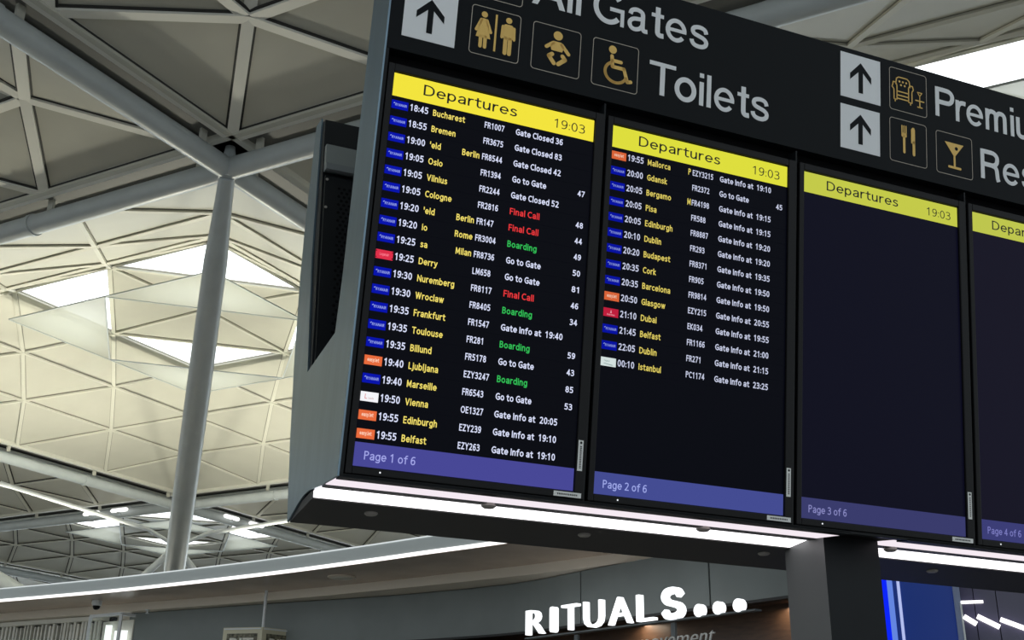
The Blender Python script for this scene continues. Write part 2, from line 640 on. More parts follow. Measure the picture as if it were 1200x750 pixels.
def ribbon(name, line, d0, d1, z0, z1, m, parent, part=None):
    """a curved band with thickness following a plan line"""
    A, B_ = offset(line, d0), offset(line, d1)
    mb = MB(parent.location)
    n = len(A)
    vs = [(p.x, p.y, z) for z in (z0, z1) for L in (A, B_) for p in L]
    fs = []
    for i in range(n - 1):
        a0, a1, b0, b1 = i, i + 1, n + i, n + i + 1
        c0, c1, e0, e1 = 2 * n + i, 2 * n + i + 1, 3 * n + i, 3 * n + i + 1
        fs += [(a0, a1, b1, b0), (c0, e0, e1, c1), (a0, c0, c1, a1), (b0, b1, e1, e0)]
    fs += [(0, n, 3 * n, 2 * n), (n - 1, 3 * n - 1, 4 * n - 1, 2 * n - 1)]
    mb.add(vs, fs)
    return mb.build(name, m, parent)


canopy = empty('trim_1', (EL[30].x, EL[30].y, ZS))
tag(canopy, kind='structure')
ribbon('canopy_fascia', EL, -0.02, 0.10, ZS + 0.03, ZS + 0.19, M['fascia'], canopy)
ribbon('top_led_line', EL, -0.03, 0.03, ZS + 0.19, ZS + 0.205, M['led_soft'], canopy)
led_end = [i for i, p in enumerate(EL) if p.x > -0.15][0] + 1
ribbon('led_line', EL[:led_end], -0.03, 0.05, ZS + 0.003, ZS + 0.03, M['led_line'], canopy)
so = MB(canopy.location)
n_ = 60
A_ = [EL[int(i * (len(EL) - 1) / n_)] for i in range(n_ + 1)]
B_ = [WL[int(i * (len(WL) - 1) / n_)] for i in range(n_ + 1)]
A_ = offset(A_, 0.05)
B_ = offset(B_, 0.30)
vs = [(p.x, p.y, ZS + dz) for dz in (0.0, 0.03) for L in (A_, B_) for p in L]
N_ = n_ + 1
fs = []
for i in range(n_):
    fs += [(i, i + 1, N_ + i + 1, N_ + i), (2 * N_ + i, 3 * N_ + i, 3 * N_ + i + 1, 2 * N_ + i + 1), (i, 2 * N_ + i, 2 * N_ + i + 1, i + 1)]
so.add(vs, fs)
so.build('canopy_soffit', M['soffit'], canopy)
ribbon('cream_bulkhead', WL, 0.0, 1.1, ZS - 0.12, ZS, M['cream'], canopy)

split = [i for i, p in enumerate(FL) if p.x > -6.02][0]
wall_r = empty('wall_back', (FL[40].x, FL[40].y, 0))
tag(wall_r, kind='structure')
fz = EYE + 1.66
joints = [split] + [min(range(len(FL)), key=lambda i: abs(FL[i].x - x)) for x in (0.87, 2.12)] + [len(FL) - 1]
for a_, b_ in zip(joints, joints[1:]):
    seg = FL[a_:b_ + 1]
    t0 = (seg[1] - seg[0]).normalized() * 0.012
    t1 = (seg[-1] - seg[-2]).normalized() * 0.012
    seg = [seg[0] + t0] + seg[1:-1] + [seg[-1] - t1]
    ribbon('fascia_panel', seg, 0.02, 0.12, fz, ZS - 0.13, M['shopwall'], wall_r)
ribbon('joint_backing', FL[split:], 0.06, 0.14, fz, ZS - 0.12, M['void'], wall_r)
ribbon('fascia_lip', FL[split:], 0.0, 0.14, fz - 0.03, fz - 0.002, M['shopdark'], wall_r)
mid_ = [i for i, p in enumerate(FL) if p.x > -0.9][0]
ribbon('lower_band', FL[split:mid_ + 1], 0.16, 0.22, 0.0, fz, M['shopdark'], wall_r)
ribbon('timber_lining', FL[split:], 1.0, 1.1, 0.0, fz + 0.1, M['brown'], wall_r)
ribbon('interior_ceiling', FL[split:], 0.14, 1.1, fz + 0.1, fz + 0.14, M['brown'], wall_r)
left = FL[:split - 1]
wall_l = empty('wall_left', (left[8].x, left[8].y, 0))
tag(wall_l, kind='structure')
ribbon('backing_panel', left, 0.30, 0.36, 0.0, ZS - 0.12, M['shopdark'], wall_l)
ribbon('head_rail', left, 0.02, 0.20, ZS - 0.20, ZS - 0.13, M['slat'], wall_l)

# sign letters: plane through the shop front
ang = R(-53)
LD = Vector((cos(ang), sin(ang), 0))
LN = Vector((-sin(ang), cos(ang), 0))
LP = Vector((1.05, 13.52, EYE)) - LN * 0.35


def wallpt(s, z, d=0.0):
    return LP + LD * s + Vector((0, 0, z)) - LN * d


LET = [('R', -0.822, -0.515, 1.525, 1.815), ('I', -0.374, -0.28, 1.525, 1.812), ('T', -0.158, 0.112, 1.522, 1.815), ('U', 0.225, 0.525, 1.519, 1.815),
       ('A', 0.640, 0.985, 1.515, 1.810), ('L', 1.090, 1.345, 1.514, 1.802), ('S', 1.470, 1.760, 1.506, 1.812)]
neon = empty('lit_shop_sign', tuple(wallpt(0.9, 1.5)))
tag(neon, 'white lit RITUALS letters with three dots on a rail before the dark shop fascia', 'shop sign')
for ch, a_, b_, z0_, z1_ in LET:
    lt = MB(neon.location)
    if ch == 'I':
        lt.prism(rrect2(a_ + 0.005, b_ - 0.005, z0_, z1_, 0.03), wallpt, 0.0, 0.07)
    elif ch == 'S':
        pts = [(0.88, 0.74), (0.74, 0.90), (0.50, 0.935), (0.22, 0.89), (0.11, 0.73), (0.25, 0.57), (0.52, 0.49), (0.80, 0.40), (0.91, 0.24), (0.76, 0.10), (0.48, 0.065), (0.22, 0.11), (0.08, 0.27)]
        pr = None
        W_ = b_ - a_
        H_ = z1_ - z0_
        q_ = []
        for i in range(len(pts) - 1):
            p0, p1, p2, p3 = pts[max(i - 1, 0)], pts[i], pts[i + 1], pts[min(i + 2, len(pts) - 1)]
            for k in range(5):
                t = k / 5
                q_.append(tuple(0.5 * (2 * p1[j] + (p2[j] - p0[j]) * t + (2 * p0[j] - 5 * p1[j] + 4 * p2[j] - p3[j]) * t * t + (3 * p1[j] - p0[j] - 3 * p2[j] + p3[j]) * t ** 3) for j in (0, 1)))
        q_.append(pts[-1])
        q_ = [(a_ + u * W_, z0_ + v * H_) for u, v in q_]
        n = len(q_)
        lv, rv = [], []
        for i in range(n):
            A_2, B_2 = q_[max(i - 1, 0)], q_[min(i + 1, n - 1)]
            L_ = math.dist(A_2, B_2)
            nx, ny = -(B_2[1] - A_2[1]) / L_, (B_2[0] - A_2[0]) / L_
            lv.append((q_[i][0] + nx * 0.032, q_[i][1] + ny * 0.032))
            rv.append((q_[i][0] - nx * 0.032, q_[i][1] - ny * 0.032))
        lt.add([wallpt(u, v, 0.07) for u, v in lv + rv] + [wallpt(u, v, 0.0) for u, v in lv + rv],
               [f for i in range(n - 1) for f in ((i, i + 1, n + i + 1, n + i), (2 * n + i, 3 * n + i, 3 * n + i + 1, 2 * n + i + 1), (i, 2 * n + i, 2 * n + i + 1, i + 1), (n + i, n + i + 1, 3 * n + i + 1, 3 * n + i))] + [(0, n, 3 * n, 2 * n), (n - 1, 3 * n - 1, 4 * n - 1, 2 * n - 1)])
    else:
        word(lt, ch, a_, z0_, z1_ - z0_, wallpt, width=b_ - a_, weight=-0.012, depth=0.07)
    lt.build('letter', M['letter'], neon)
for s_ in (1.985, 2.243, 2.51):
    lt = MB(neon.location)
    lt.lathe([(0.064, 0.0), (0.064, 0.06), (0.055, 0.07), (0.01, 0.072)], wallpt(s_, 1.553), tuple(-LN), 22)
    lt.build('dot', M['letter'], neon)
lt = MB(neon.location)
lt.prism([(-0.86, 1.486), (2.72, 1.484), (2.72, 1.500), (-0.86, 1.503)], wallpt, -0.04, 0.05)
lt.build('rail', M['rail'], neon)
for s_ in (0.02, 1.56):
    lt = MB(neon.location)
    lt.prism([(s_ - 0.03, 1.18), (s_ + 0.03, 1.18), (s_ + 0.03, 1.476), (s_ - 0.03, 1.476)], wallpt, -0.03, 0.0)
    lt.build('post', M['rail'], neon)
scr = empty('script_sign', tuple(wallpt(1.2, 1.25)))
tag(scr, 'pale cursive words under the lit letters, cut by the bottom edge', 'shop sign')
lt = MB(scr.location)
word(lt, 'slow', 0.36, 1.225, 0.135, wallpt, width=0.55, depth=0.015, slant=0.35, weight=-0.01)
lt.build('script_word', M['script'], scr)
lt = MB(scr.location)
word(lt, 'movement', 1.02, 1.235, 0.155, wallpt, width=1.10, depth=0.015, slant=0.35, weight=-0.01)
lt.build('script_word', M['script'], scr)
lt = MB(scr.location)
lt.prism([(0.3, 1.19), (2.25, 1.19), (2.25, 1.205), (0.3, 1.205)], wallpt, -0.03, 0.0)
lt.build('rail', M['shopdark'], scr)


# ------------------------------------------------------------------ the leaning information board
BR = Matrix(((0.92863833, -0.36679494, 0.0556087),
             (0.37095457, 0.92002928, -0.12624905),
             (-0.00485412, 0.13786801, 0.99043872)))
BO = Vector((-0.4415408, 3.13995773, 0.80157999 + EYE))


def bthing(name, base):
    return empty(name, tuple(BO + BR @ Vector(base)), BR)


X0, X1 = -0.036, 3.42
T_SIGN = 1.745
PITCH = 0.75404
SW, SH = 0.6849, 1.2176

HB = (0.0, 0.3, -0.05)
house = bthing('display_housing', HB)
tag(house, 'leaning black board housing with blue-grey steel end plate and lit underside', 'display board')


def hb():
    return MB(HB)


back_prof = [(0.672, -0.133), (0.80, 0.16), (0.905, 0.45), (1.00, 0.80), (1.035, 1.05), (1.05, 1.435)]
back_in = [(0.955, 1.43), (0.90, 1.20), (0.81, 0.83), (0.70, 0.55), (0.626, 0.369)]
low_prof = [(0.0, -0.034), (0.19, -0.044), (0.235, -0.046), (0.36, -0.048), (0.43, -0.056), (0.50, -0.073)]
front_in = [(0.25, 0.43), (0.235, 0.60), (0.235, 1.2), (0.23, T_SIGN)]
cheek_poly = low_prof + back_prof + back_in + front_in + [(0.0, T_SIGN)]
for xa, xb in ((X0 - 0.006, X0), (X1, X1 + 0.006)):
    c = hb()
    c.prism(cheek_poly, lambda u, v, d: (d, u, v), xa, xb)
    o = c.build('end_plate', M['cheek'], house)
# inside of the far case, seen through the cut-out and the open top
def inn(z, d=0.0):
    return 0.91 + 0.30 * (z - 1.43) - d


def inner_part(name, z0, z1, d, m, xa=None, xb=None, parent=None):
    e = hb()
    e.prism([(inn(z0), z0), (inn(z0, d), z0), (inn(z1, d), z1), (inn(z1), z1)], lambda u, v, dd: (dd, u, v), X0 + 0.004 if xa is None else xa, X1 - 0.004 if xb is None else xb)
    return e.build(name, m, parent or house)


inner_part('cross_rail', 1.195, 1.283, 0.03, M['shopwall'])
inner_part('cross_rail', 1.168, 1.195, 0.045, M['rail'])
for k in range(4):
    xa = -0.028 + k * PITCH
    vent = inner_part('vent_panel', 0.36, 1.148, 0.02, M['black'], xa, xa + 0.72)
    e = hb()
    for r in range(40):
        for c in range(10 if k == 0 else 1):
            z = 1.10 - 0.0172 * r
            x = xa + 0.053 + 0.020 * c + (0.010 if r % 2 else 0)
            e.prism(disc2((x, z), 0.0058, 8), lambda u, v, dd: (u, inn(v, 0.0205 + dd), v), 0.0, 0.0005)
    tag(e.build('vent_hole', M['void'], vent), kind='stuff')
    e = hb()
    for x, z in ((xa - 0.002 + 0.008, 1.13), (xa + 0.006, 1.01)):
        e.prism(disc2((x, z), 0.0055, 10), lambda u, v, dd: (u, inn(v, 0.0205 + dd), v), 0.0, 0.003)
        e.build('screw_head', M['puck'], vent)
        e = hb()
# closed body: front backing, back slope, top
b = hb()
b.prism([(0.045, -0.030), (0.23, -0.036), (0.23, T_SIGN - 0.03), (0.045, T_SIGN - 0.03)], lambda u, v, d: (d, u, v), X0 + 0.001, X1 - 0.001)
b.build('front_case', M['void'], house)
b = hb()
b.prism([(0.50, -0.06), (0.672, -0.13)] + back_prof[1:-1] + [(1.045, 1.43), (inn(1.43), 1.41), (inn(0.30), 0.30)], lambda u, v, d: (d, u, v), X0 + 0.001, X1 - 0.001)
b.build('back_case', M['black'], house)
# frame round the monitors
b = hb()
b.box(X0, X1, 0.0, 0.045, -0.034, -0.026)
b.box(X0, X0 + 0.010, -0.002, 0.045, -0.034, 1.292)
for k in range(1, 5):
    xx = k * PITCH - (PITCH - SW) / 2
    b.box(xx - 0.003, xx + 0.003, 0.0, 0.045, -0.026, 1.285)
b.build('monitor_frame', M['black'], house)

# pylon: upright under the leaning board, standing on the floor
UPB = BR.transposed() @ Vector((0, 0, 1))
PYX0, PYX1, PYY0, PYY1 = 1.705, 1.935, 0.155, 0.385


def pyl(x, y, top):
    """point on the pylon's corner line: top near the housing underside, or on the floor"""
    p = Vector((x, y, -0.01))
    w = BO + BR @ p
    if not top:
        p = p - UPB * (w.z - 0.002)
    return p


b = hb()
cs = [(PYX0, PYY0), (PYX1, PYY0), (PYX1, PYY1), (PYX0, PYY1)]
vs = [pyl(x, y, False) for x, y in cs] + [pyl(x, y, True) for x, y in cs]
b.add(vs, [(0, 3, 2, 1), (4, 5, 6, 7), (0, 1, 5, 4), (1, 2, 6, 5), (2, 3, 7, 6)], 0)
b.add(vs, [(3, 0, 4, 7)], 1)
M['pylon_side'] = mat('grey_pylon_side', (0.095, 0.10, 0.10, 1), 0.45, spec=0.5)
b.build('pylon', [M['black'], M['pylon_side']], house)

# underside: lit ledge face, tray light, charcoal panel with caps
for xa, xb in ((X0 + 0.004, PYX0 - 0.002), (PYX1 + 0.002, X1 - 0.004)):
    b = hb()
    b.prism([(0.055, -0.038), (0.185, -0.0435), (0.185, -0.034), (0.055, -0.031)], lambda u, v, d: (d, u, v), xa, xb)
    b.build('ledge_light', M['led_ledge'], house)
    b = hb()
    b.prism([(0.0, -0.036), (0.055, -0.0385), (0.055, -0.031), (0.0, -0.028)], lambda u, v, d: (d, u, v), xa, xb)
    b.build('front_ledge', M['black'], house)
    b = hb()
    b.prism([(0.185, -0.046), (0.235, -0.049), (0.235, -0.03), (0.185, -0.03)], lambda u, v, d: (d, u, v), xa, xb)
    b.build('light_divider', M['cheek_edge'], house)
    b = hb()
    b.prism([(0.235, -0.047), (0.342, -0.071), (0.345, -0.05), (0.235, -0.03)], lambda u, v, d: (d, u, v), xa, xb)
    b.build('tray_light', M['led_tray'], house)
b = hb()
b.prism([(0.342, -0.075), (0.362, -0.078), (0.662, -0.1325), (0.665, -0.10), (0.36, -0.05), (0.345, -0.05)], lambda u, v, d: (d, u, v), X0 + 0.001, X1 - 0.001)
b.build('underside_panel', M['under'], house)
un = Vector((0, -0.062, -0.33)).normalized()
for x, y, z in ((0.18, 0.441, -0.094), (0.933, 0.436, -0.093), (1.66, 0.44, -0.093), (2.43, 0.442, -0.094)):
    b = hb()
    b.lathe([(0.022, -0.004), (0.022, 0.002), (0.017, 0.006), (0.006, 0.0065)], (x, y, z), tuple(un), 18)
    b.build('underside_cap', M['puck'], house, smooth=True)
for x, y, z in ((0.491, 0.205, -0.048), (1.262, 0.205, -0.048), (2.034, 0.205, -0.048)):
    b = hb()
    b.lathe([(0.024, -0.003), (0.024, 0.006), (0.016, 0.012), (0.005, 0.013)], (x, y, z), (0, -0.1, -1), 18)
    b.build('divider_cap', M['puck'], house, smooth=True)

# ---------------------------------------------------------------- wayfinding sign along the top
SB = (1.7, 0.0, 1.294)
sign = bthing('wayfinding_sign', SB)
tag(sign, 'long black overhead sign with white arrows, gold pictograms and All Gates and Toilets in white', 'sign')


def sb():
    return MB(SB)


def sf(u, v, d):
    return (u, -0.0015 - d, v)


b = sb()
b.box(X0, X1, -0.001, 0.044, 1.294, T_SIGN)
b.build('sign_panel', M['sign'], sign)


def arrow(x0, x1, z0, z1):
    p = sb()
    p.prism([(x0, z0), (x1, z0), (x1, z1), (x0, z1)], sf, 0.0, 0.001)
    pl = p.build('arrow_plate', M['white_vinyl'], sign)
    w, h = x1 - x0, z1 - z0

    def L(u, v):
        return (x0 + u * w, z0 + v * h)
    a = sb()
    f2 = lambda u, v, d: (u, -0.003 - d, v)
    a.prism([L(0.445, 0.16), L(0.555, 0.16), L(0.555, 0.72), L(0.445, 0.72)], f2, 0, 0.0005)
    a.prism([L(0.5, 0.84), L(0.5, 0.68), L(0.235, 0.42), L(0.235, 0.56)], f2, 0, 0.0006)
    a.prism([L(0.5, 0.84), L(0.765, 0.56), L(0.765, 0.42), L(0.5, 0.68)], f2, 0, 0.0006)
    a.build('arrow', M['sign'], pl)


arrow(0.007, 0.181, 1.345, 1.518)
arrow(0.007, 0.181, 1.550, 1.723)
arrow(1.661, 1.836, 1.343, 1.516)
arrow(1.661, 1.840, 1.546, 1.725)


def picto(x0, x1, z0, z1, draw):
    p = sb()
    o = rrect2(x0, x1, z0, z1, 0.012)
    i = rrect2(x0 + 0.0022, x1 - 0.0022, z0 + 0.0022, z1 - 0.0022, 0.010)
    n = len(o)
    p.add([sf(u, v, 0.0005) for u, v in o + i], [(k, (k + 1) % n, n + (k + 1) % n, n + k) for k in range(n)])
    fr = p.build('pictogram_frame', M['line_vinyl'], sign)
    q = sb()
    w, h = x1 - x0, z1 - z0

    def put(poly, lift=0.0005, mi=0):
        q.prism([(x0 + u * w, z0 + v * h) for u, v in poly], sf, lift, lift + 0.0005, mi)
    if draw:
        draw(put)
        q.build('pictogram', [M['gold_vinyl'], M['sign']], fr)


def d_restroom(put):
    put(disc2((0.26, 0.84), 0.062))
    put([(0.20, 0.755), (0.32, 0.755), (0.355, 0.60), (0.405, 0.36), (0.115, 0.36), (0.165, 0.60)])
    put(caps2((0.205, 0.725), (0.115, 0.50), 0.06))
    put(caps2((0.315, 0.725), (0.405, 0.50), 0.06))
    put(caps2((0.215, 0.38), (0.215, 0.18), 0.07))
    put(caps2((0.305, 0.38), (0.305, 0.18), 0.07))
    put([(0.482, 0.14), (0.522, 0.14), (0.522, 0.90), (0.482, 0.90)])
    put(disc2((0.755, 0.84), 0.062))
    put(rrect2(0.655, 0.855, 0.44, 0.755, 0.05))
    put(caps2((0.640, 0.70), (0.630, 0.47), 0.055))
    put(caps2((0.870, 0.70), (0.880, 0.47), 0.055))
    put(caps2((0.71, 0.46), (0.71, 0.16), 0.08))
    put(caps2((0.80, 0.46), (0.80, 0.16), 0.08))


def d_baby(put):
    put(disc2((0.52, 0.81), 0.095))
    put([(0.44, 0.68), (0.60, 0.68), (0.66, 0.58), (0.62, 0.48), (0.40, 0.48), (0.37, 0.58)])
    put(caps2((0.43, 0.64), (0.295, 0.53), 0.075))
    put(caps2((0.61, 0.63), (0.755, 0.47), 0.075))
    put(caps2((0.42, 0.40), (0.355, 0.35), 0.085))
    put(caps2((0.355, 0.35), (0.465, 0.215), 0.085))
    put(caps2((0.635, 0.40), (0.69, 0.335), 0.085))
    put(caps2((0.69, 0.335), (0.555, 0.215), 0.085))


def d_wheel(put):
    put(disc2((0.43, 0.83), 0.085))
    for a, b_ in (((0.42, 0.69), (0.44, 0.47)), ((0.43, 0.60), (0.62, 0.60)), ((0.44, 0.47), (0.69, 0.47)), ((0.69, 0.47), (0.775, 0.215)), ((0.775, 0.215), (0.85, 0.235))):
        put(caps2(a, b_, 0.075))
    pr = None
    for i in range(19):
        t = R(118 + 222 * i / 18)
        p = (0.52 + 0.235 * cos(t), 0.36 + 0.215 * sin(t))
        if pr:
            put(caps2(pr, p, 0.062))
        pr = p


def d_chair(put):
    def line(pts, w=0.026):
        for a, b_ in zip(pts, pts[1:]):
            put(caps2(a, b_, w))
    line([(0.17, 0.62), (0.19, 0.76), (0.25, 0.80), (0.47, 0.80), (0.53, 0.76), (0.55, 0.62)])
    line([(0.09, 0.60), (0.10, 0.66), (0.17, 0.66), (0.20, 0.60), (0.20, 0.46), (0.51, 0.46), (0.51, 0.60), (0.55, 0.66), (0.62, 0.66), (0.64, 0.58), (0.60, 0.52), (0.60, 0.26), (0.51, 0.26), (0.51, 0.46)])
    line([(0.09, 0.60), (0.07, 0.54), (0.12, 0.49), (0.12, 0.26), (0.20, 0.26), (0.20, 0.46)])
    line([(0.20, 0.37), (0.51, 0.37)])
    line([(0.20, 0.29), (0.51, 0.29)])
    for u, v in ((0.27, 0.70), (0.36, 0.70), (0.45, 0.70), (0.31, 0.62), (0.41, 0.62)):
        put(disc2((u, v), 0.025, 10))
    line([(0.15, 0.26), (0.15, 0.21)])
    line([(0.56, 0.26), (0.56, 0.21)])
    line([(0.70, 0.36), (0.92, 0.36)])
    line([(0.81, 0.36), (0.81, 0.21)])
    line([(0.75, 0.21), (0.87, 0.21)])
    line([(0.75, 0.56), (0.87, 0.56), (0.81, 0.47), (0.75, 0.56)], 0.02)
    line([(0.81, 0.47), (0.81, 0.38)], 0.02)


def d_cutlery(put):
    for u in (0.33, 0.385, 0.44):
        put(caps2((u, 0.86), (u, 0.68), 0.03))
    put(rrect2(0.315, 0.455, 0.60, 0.70, 0.03))
    put(caps2((0.385, 0.62), (0.385, 0.26), 0.062))
    put([(0.575, 0.50), (0.575, 0.82), (0.61, 0.87), (0.66, 0.87), (0.68, 0.82), (0.68, 0.50)])
    put(caps2((0.645, 0.54), (0.645, 0.25), 0.068))


def d_glass(put):
    put([(0.24, 0.78), (0.76, 0.78), (0.52, 0.47), (0.48, 0.47)])
    put([(0.475, 0.48), (0.525, 0.48), (0.525, 0.22), (0.475, 0.22)])
    put(rrect2(0.32, 0.68, 0.17, 0.225, 0.02))
    put(disc2((0.555, 0.66), 0.042), 0.0012, 1)


picto(0.229, 0.400, 1.345, 1.517, d_restroom)
picto(0.443, 0.617, 1.345, 1.515, d_baby)
picto(0.661, 0.833, 1.343, 1.515, d_wheel)
picto(0.229, 0.400, 1.549, 1.720, None)
picto(1.882, 2.056, 1.547, 1.720, d_chair)
picto(1.881, 2.052, 1.341, 1.515, d_cutlery)
picto(2.096, 2.269, 1.341, 1.511, d_glass)
# grotesque capitals and small letters drawn as strokes, cap height 1, stem 0.15
def spl(pts, n=5):
    out = []
    for i in range(len(pts) - 1):
        p0, p1, p2, p3 = pts[max(i - 1, 0)], pts[i], pts[i + 1], pts[min(i + 2, len(pts) - 1)]
        for k in range(n):
            t = k / n
            out.append(tuple(0.5 * (2 * p1[j] + (p2[j] - p0[j]) * t + (2 * p0[j] - 5 * p1[j] + 4 * p2[j] - p3[j]) * t * t + (3 * p1[j] - p0[j] - 3 * p2[j] + p3[j]) * t ** 3) for j in (0, 1)))
    out.append(pts[-1])
    return out


def arc(cx, cy, rx, ry, a0, a1, n=28):
    return [(cx + rx * cos(R(a0 + (a1 - a0) * i / n)), cy + ry * sin(R(a0 + (a1 - a0) * i / n))) for i in range(n + 1)]


def rect(x0, x1, y0, y1):
    return ('p', [(x0, y0), (x1, y0), (x1, y1), (x0, y1)])


SW_ = 0.15
BOWL = spl([(0.07, 0.932), (0.44, 0.932), (0.58, 0.90), (0.66, 0.82), (0.675, 0.715), (0.64, 0.60), (0.55, 0.525), (0.42, 0.505), (0.07, 0.505)])
ARCH = lambda x: ('s', spl([(x, 0.40), (x + 0.03, 0.56), (x + 0.11, 0.645), (x + 0.20, 0.665), (x + 0.30, 0.635), (x + 0.35, 0.56), (x + 0.36, 0.45), (x + 0.36, 0.2), (x + 0.36, 0.0)]))
GROT = {
    'A': (0.92, [('p', [(0, 0), (0.158, 0), (0.54, 1), (0.38, 1)]), ('p', [(0.92, 0), (0.762, 0), (0.38, 1), (0.54, 1)]), rect(0.22, 0.70, 0.235, 0.36)]),
    'l': (0.138, [rect(0, 0.138, 0, 1)]),
    'i': (0.138, [rect(0, 0.138, 0, 0.73), rect(0, 0.138, 0.865, 1)]),
    'G': (0.94, [('s', arc(0.46, 0.5, 0.395, 0.445, 38, 318, 40)), rect(0.50, 0.94, 0.41, 0.53), rect(0.83, 0.94, 0.0, 0.53)]),
    'a': (0.64, [('s', spl([(0.085, 0.50), (0.13, 0.62), (0.28, 0.672), (0.43, 0.625), (0.475, 0.52), (0.475, 0.25), (0.485, 0.12), (0.53, 0.062), (0.63, 0.065)]), 0.13), ('s', spl([(0.475, 0.42), (0.36, 0.395), (0.20, 0.37), (0.10, 0.30), (0.07, 0.20), (0.12, 0.09), (0.24, 0.052), (0.38, 0.10), (0.46, 0.21), (0.475, 0.33)]), 0.125)]),
    't': (0.40, [rect(0, 0.385, 0.61, 0.725), ('s', spl([(0.20, 0.93), (0.20, 0.55), (0.20, 0.22), (0.215, 0.11), (0.28, 0.062), (0.395, 0.065)]))]),
    'e': (0.67, [('s', arc(0.335, 0.362, 0.268, 0.305, 0, 322, 36), 0.13), rect(0.08, 0.665, 0.315, 0.42)]),
    's': (0.61, [('s', spl([(0.535, 0.50), (0.49, 0.61), (0.38, 0.662), (0.25, 0.662), (0.13, 0.615), (0.095, 0.52), (0.15, 0.435), (0.30, 0.385), (0.45, 0.335), (0.535, 0.25), (0.52, 0.14), (0.42, 0.07), (0.29, 0.055), (0.16, 0.085), (0.085, 0.16), (0.065, 0.24)]), 0.132)]),
    'T': (0.84, [rect(0, 0.84, 0.875, 1), rect(0.345, 0.495, 0, 0.9)]),
    'o': (0.69, [('s', arc(0.345, 0.362, 0.276, 0.305, 0, 360, 40))]),
    'P': (0.745, [rect(0, 0.15, 0, 1), ('s', BOWL)]),
    'R': (0.79, [rect(0, 0.15, 0, 1), ('s', BOWL), ('s', spl([(0.44, 0.50), (0.57, 0.47), (0.64, 0.38), (0.66, 0.22), (0.675, 0.09), (0.71, 0.0)]), 0.15)]),
    'r': (0.40, [rect(0, 0.138, 0, 0.73), ('s', spl([(0.07, 0.35), (0.10, 0.52), (0.18, 0.63), (0.29, 0.665), (0.40, 0.655)]))]),
    'm': (0.93, [rect(0, 0.138, 0, 0.73), ARCH(0.069), ARCH(0.43)]),
    'n': (0.57, [rect(0, 0.138, 0, 0.73), ARCH(0.069)]),
    'u': (0.57, [rect(0.432, 0.57, 0, 0.73), ('s', spl([(0.069, 0.73), (0.069, 0.5), (0.069, 0.25), (0.10, 0.12), (0.20, 0.062), (0.33, 0.075), (0.44, 0.16), (0.50, 0.32)]))]),
    'L': (0.68, [rect(0, 0.15, 0, 1), rect(0, 0.68, 0, 0.13)]),
    'g': (0.60, [('s', arc(0.30, 0.375, 0.235, 0.29, 0, 360, 36)), ('s', spl([(0.535, 0.73), (0.535, 0.3), (0.535, 0.0), (0.48, -0.13), (0.32, -0.19), (0.12, -0.14), (0.08, -0.06)]))]),
}
GAP = {'A': 0.055, 'T': 0.0, 'P': 0.06, 'r': 0.03, 't': 0.055}


def grot(mb, s, x, z, cap, fn, width=None):
    adv = []
    pen = 0.0
    for ch in s:
        if ch == ' ':
            pen += 0.36
            continue
        adv.append((ch, pen))
        pen += GROT[ch][0] + GAP.get(ch, 0.105)
        if ch == 'T':
            pen -= 0.02
    total = pen - GAP.get(s[-1], 0.105)
    kx = width / total if width else cap
    lift = 0.0
    for ch, p in adv:
        for prim in GROT[ch][1]:
            lift += 0.00003
            if prim[0] == 'p':
                mb.prism([(x + (p + u) * kx, z + v * cap) for u, v in prim[1]], fn, 0.0, 0.0012 + lift)
                continue
            w = (prim[2] if len(prim) > 2 else SW_) / 2
            pts = prim[1]
            closed = math.dist(pts[0], pts[-1]) < 1e-6
            if closed:
                pts = pts[:-1]
            n = len(pts)
            lv, rv = [], []
            for i in range(n):
                a = pts[(i - 1) % n] if closed else pts[max(i - 1, 0)]
                b = pts[(i + 1) % n] if closed else pts[min(i + 1, n - 1)]
                L_ = math.dist(a, b)
                nx, ny = -(b[1] - a[1]) / L_, (b[0] - a[0]) / L_
                lv.append((pts[i][0] + nx * w, pts[i][1] + ny * w))
                rv.append((pts[i][0] - nx * w, pts[i][1] - ny * w))
            T_ = lambda q, d: fn(x + (p + q[0]) * kx, z + q[1] * cap, d)
            vs = [T_(q, 0.0012 + lift) for q in lv + rv] + [T_(q, 0.0) for q in lv + rv]
            fs = []
            for i in range(n if closed else n - 1):
                j = (i + 1) % n
                fs += [(i, j, n + j, n + i), (2 * n + i, 3 * n + i, 3 * n + j, 2 * n + j), (i, 2 * n + i, 2 * n + j, j), (n + i, n + j, 3 * n + j, 3 * n + i)]
            if not closed:
                fs += [(0, n, 3 * n, 2 * n), (n - 1, 3 * n - 1, 4 * n - 1, 2 * n - 1)]
            mb.add(vs, fs)
    return total * kx



for s, x, z, w, cp in (('All Gates', 0.428, 1.577, 0.674, 0.121), ('Toilets', 0.876, 1.364, 0.478, 0.121),
                       ('Premium Lounge', 2.097, 1.570, None, 0.121), ('Restaurants', 2.309, 1.362, None, 0.121)):
    t = sb()
    if s == 'All Gates':
        grot(t, 'All', 0.432, z, cp, sf, width=0.177)
        grot(t, 'Gates', 0.655, z, cp, sf, width=0.446)
    else:
        grot(t, s, x, z, cp, sf, width=w)
    t.build('lettering', M['white_vinyl'], sign)

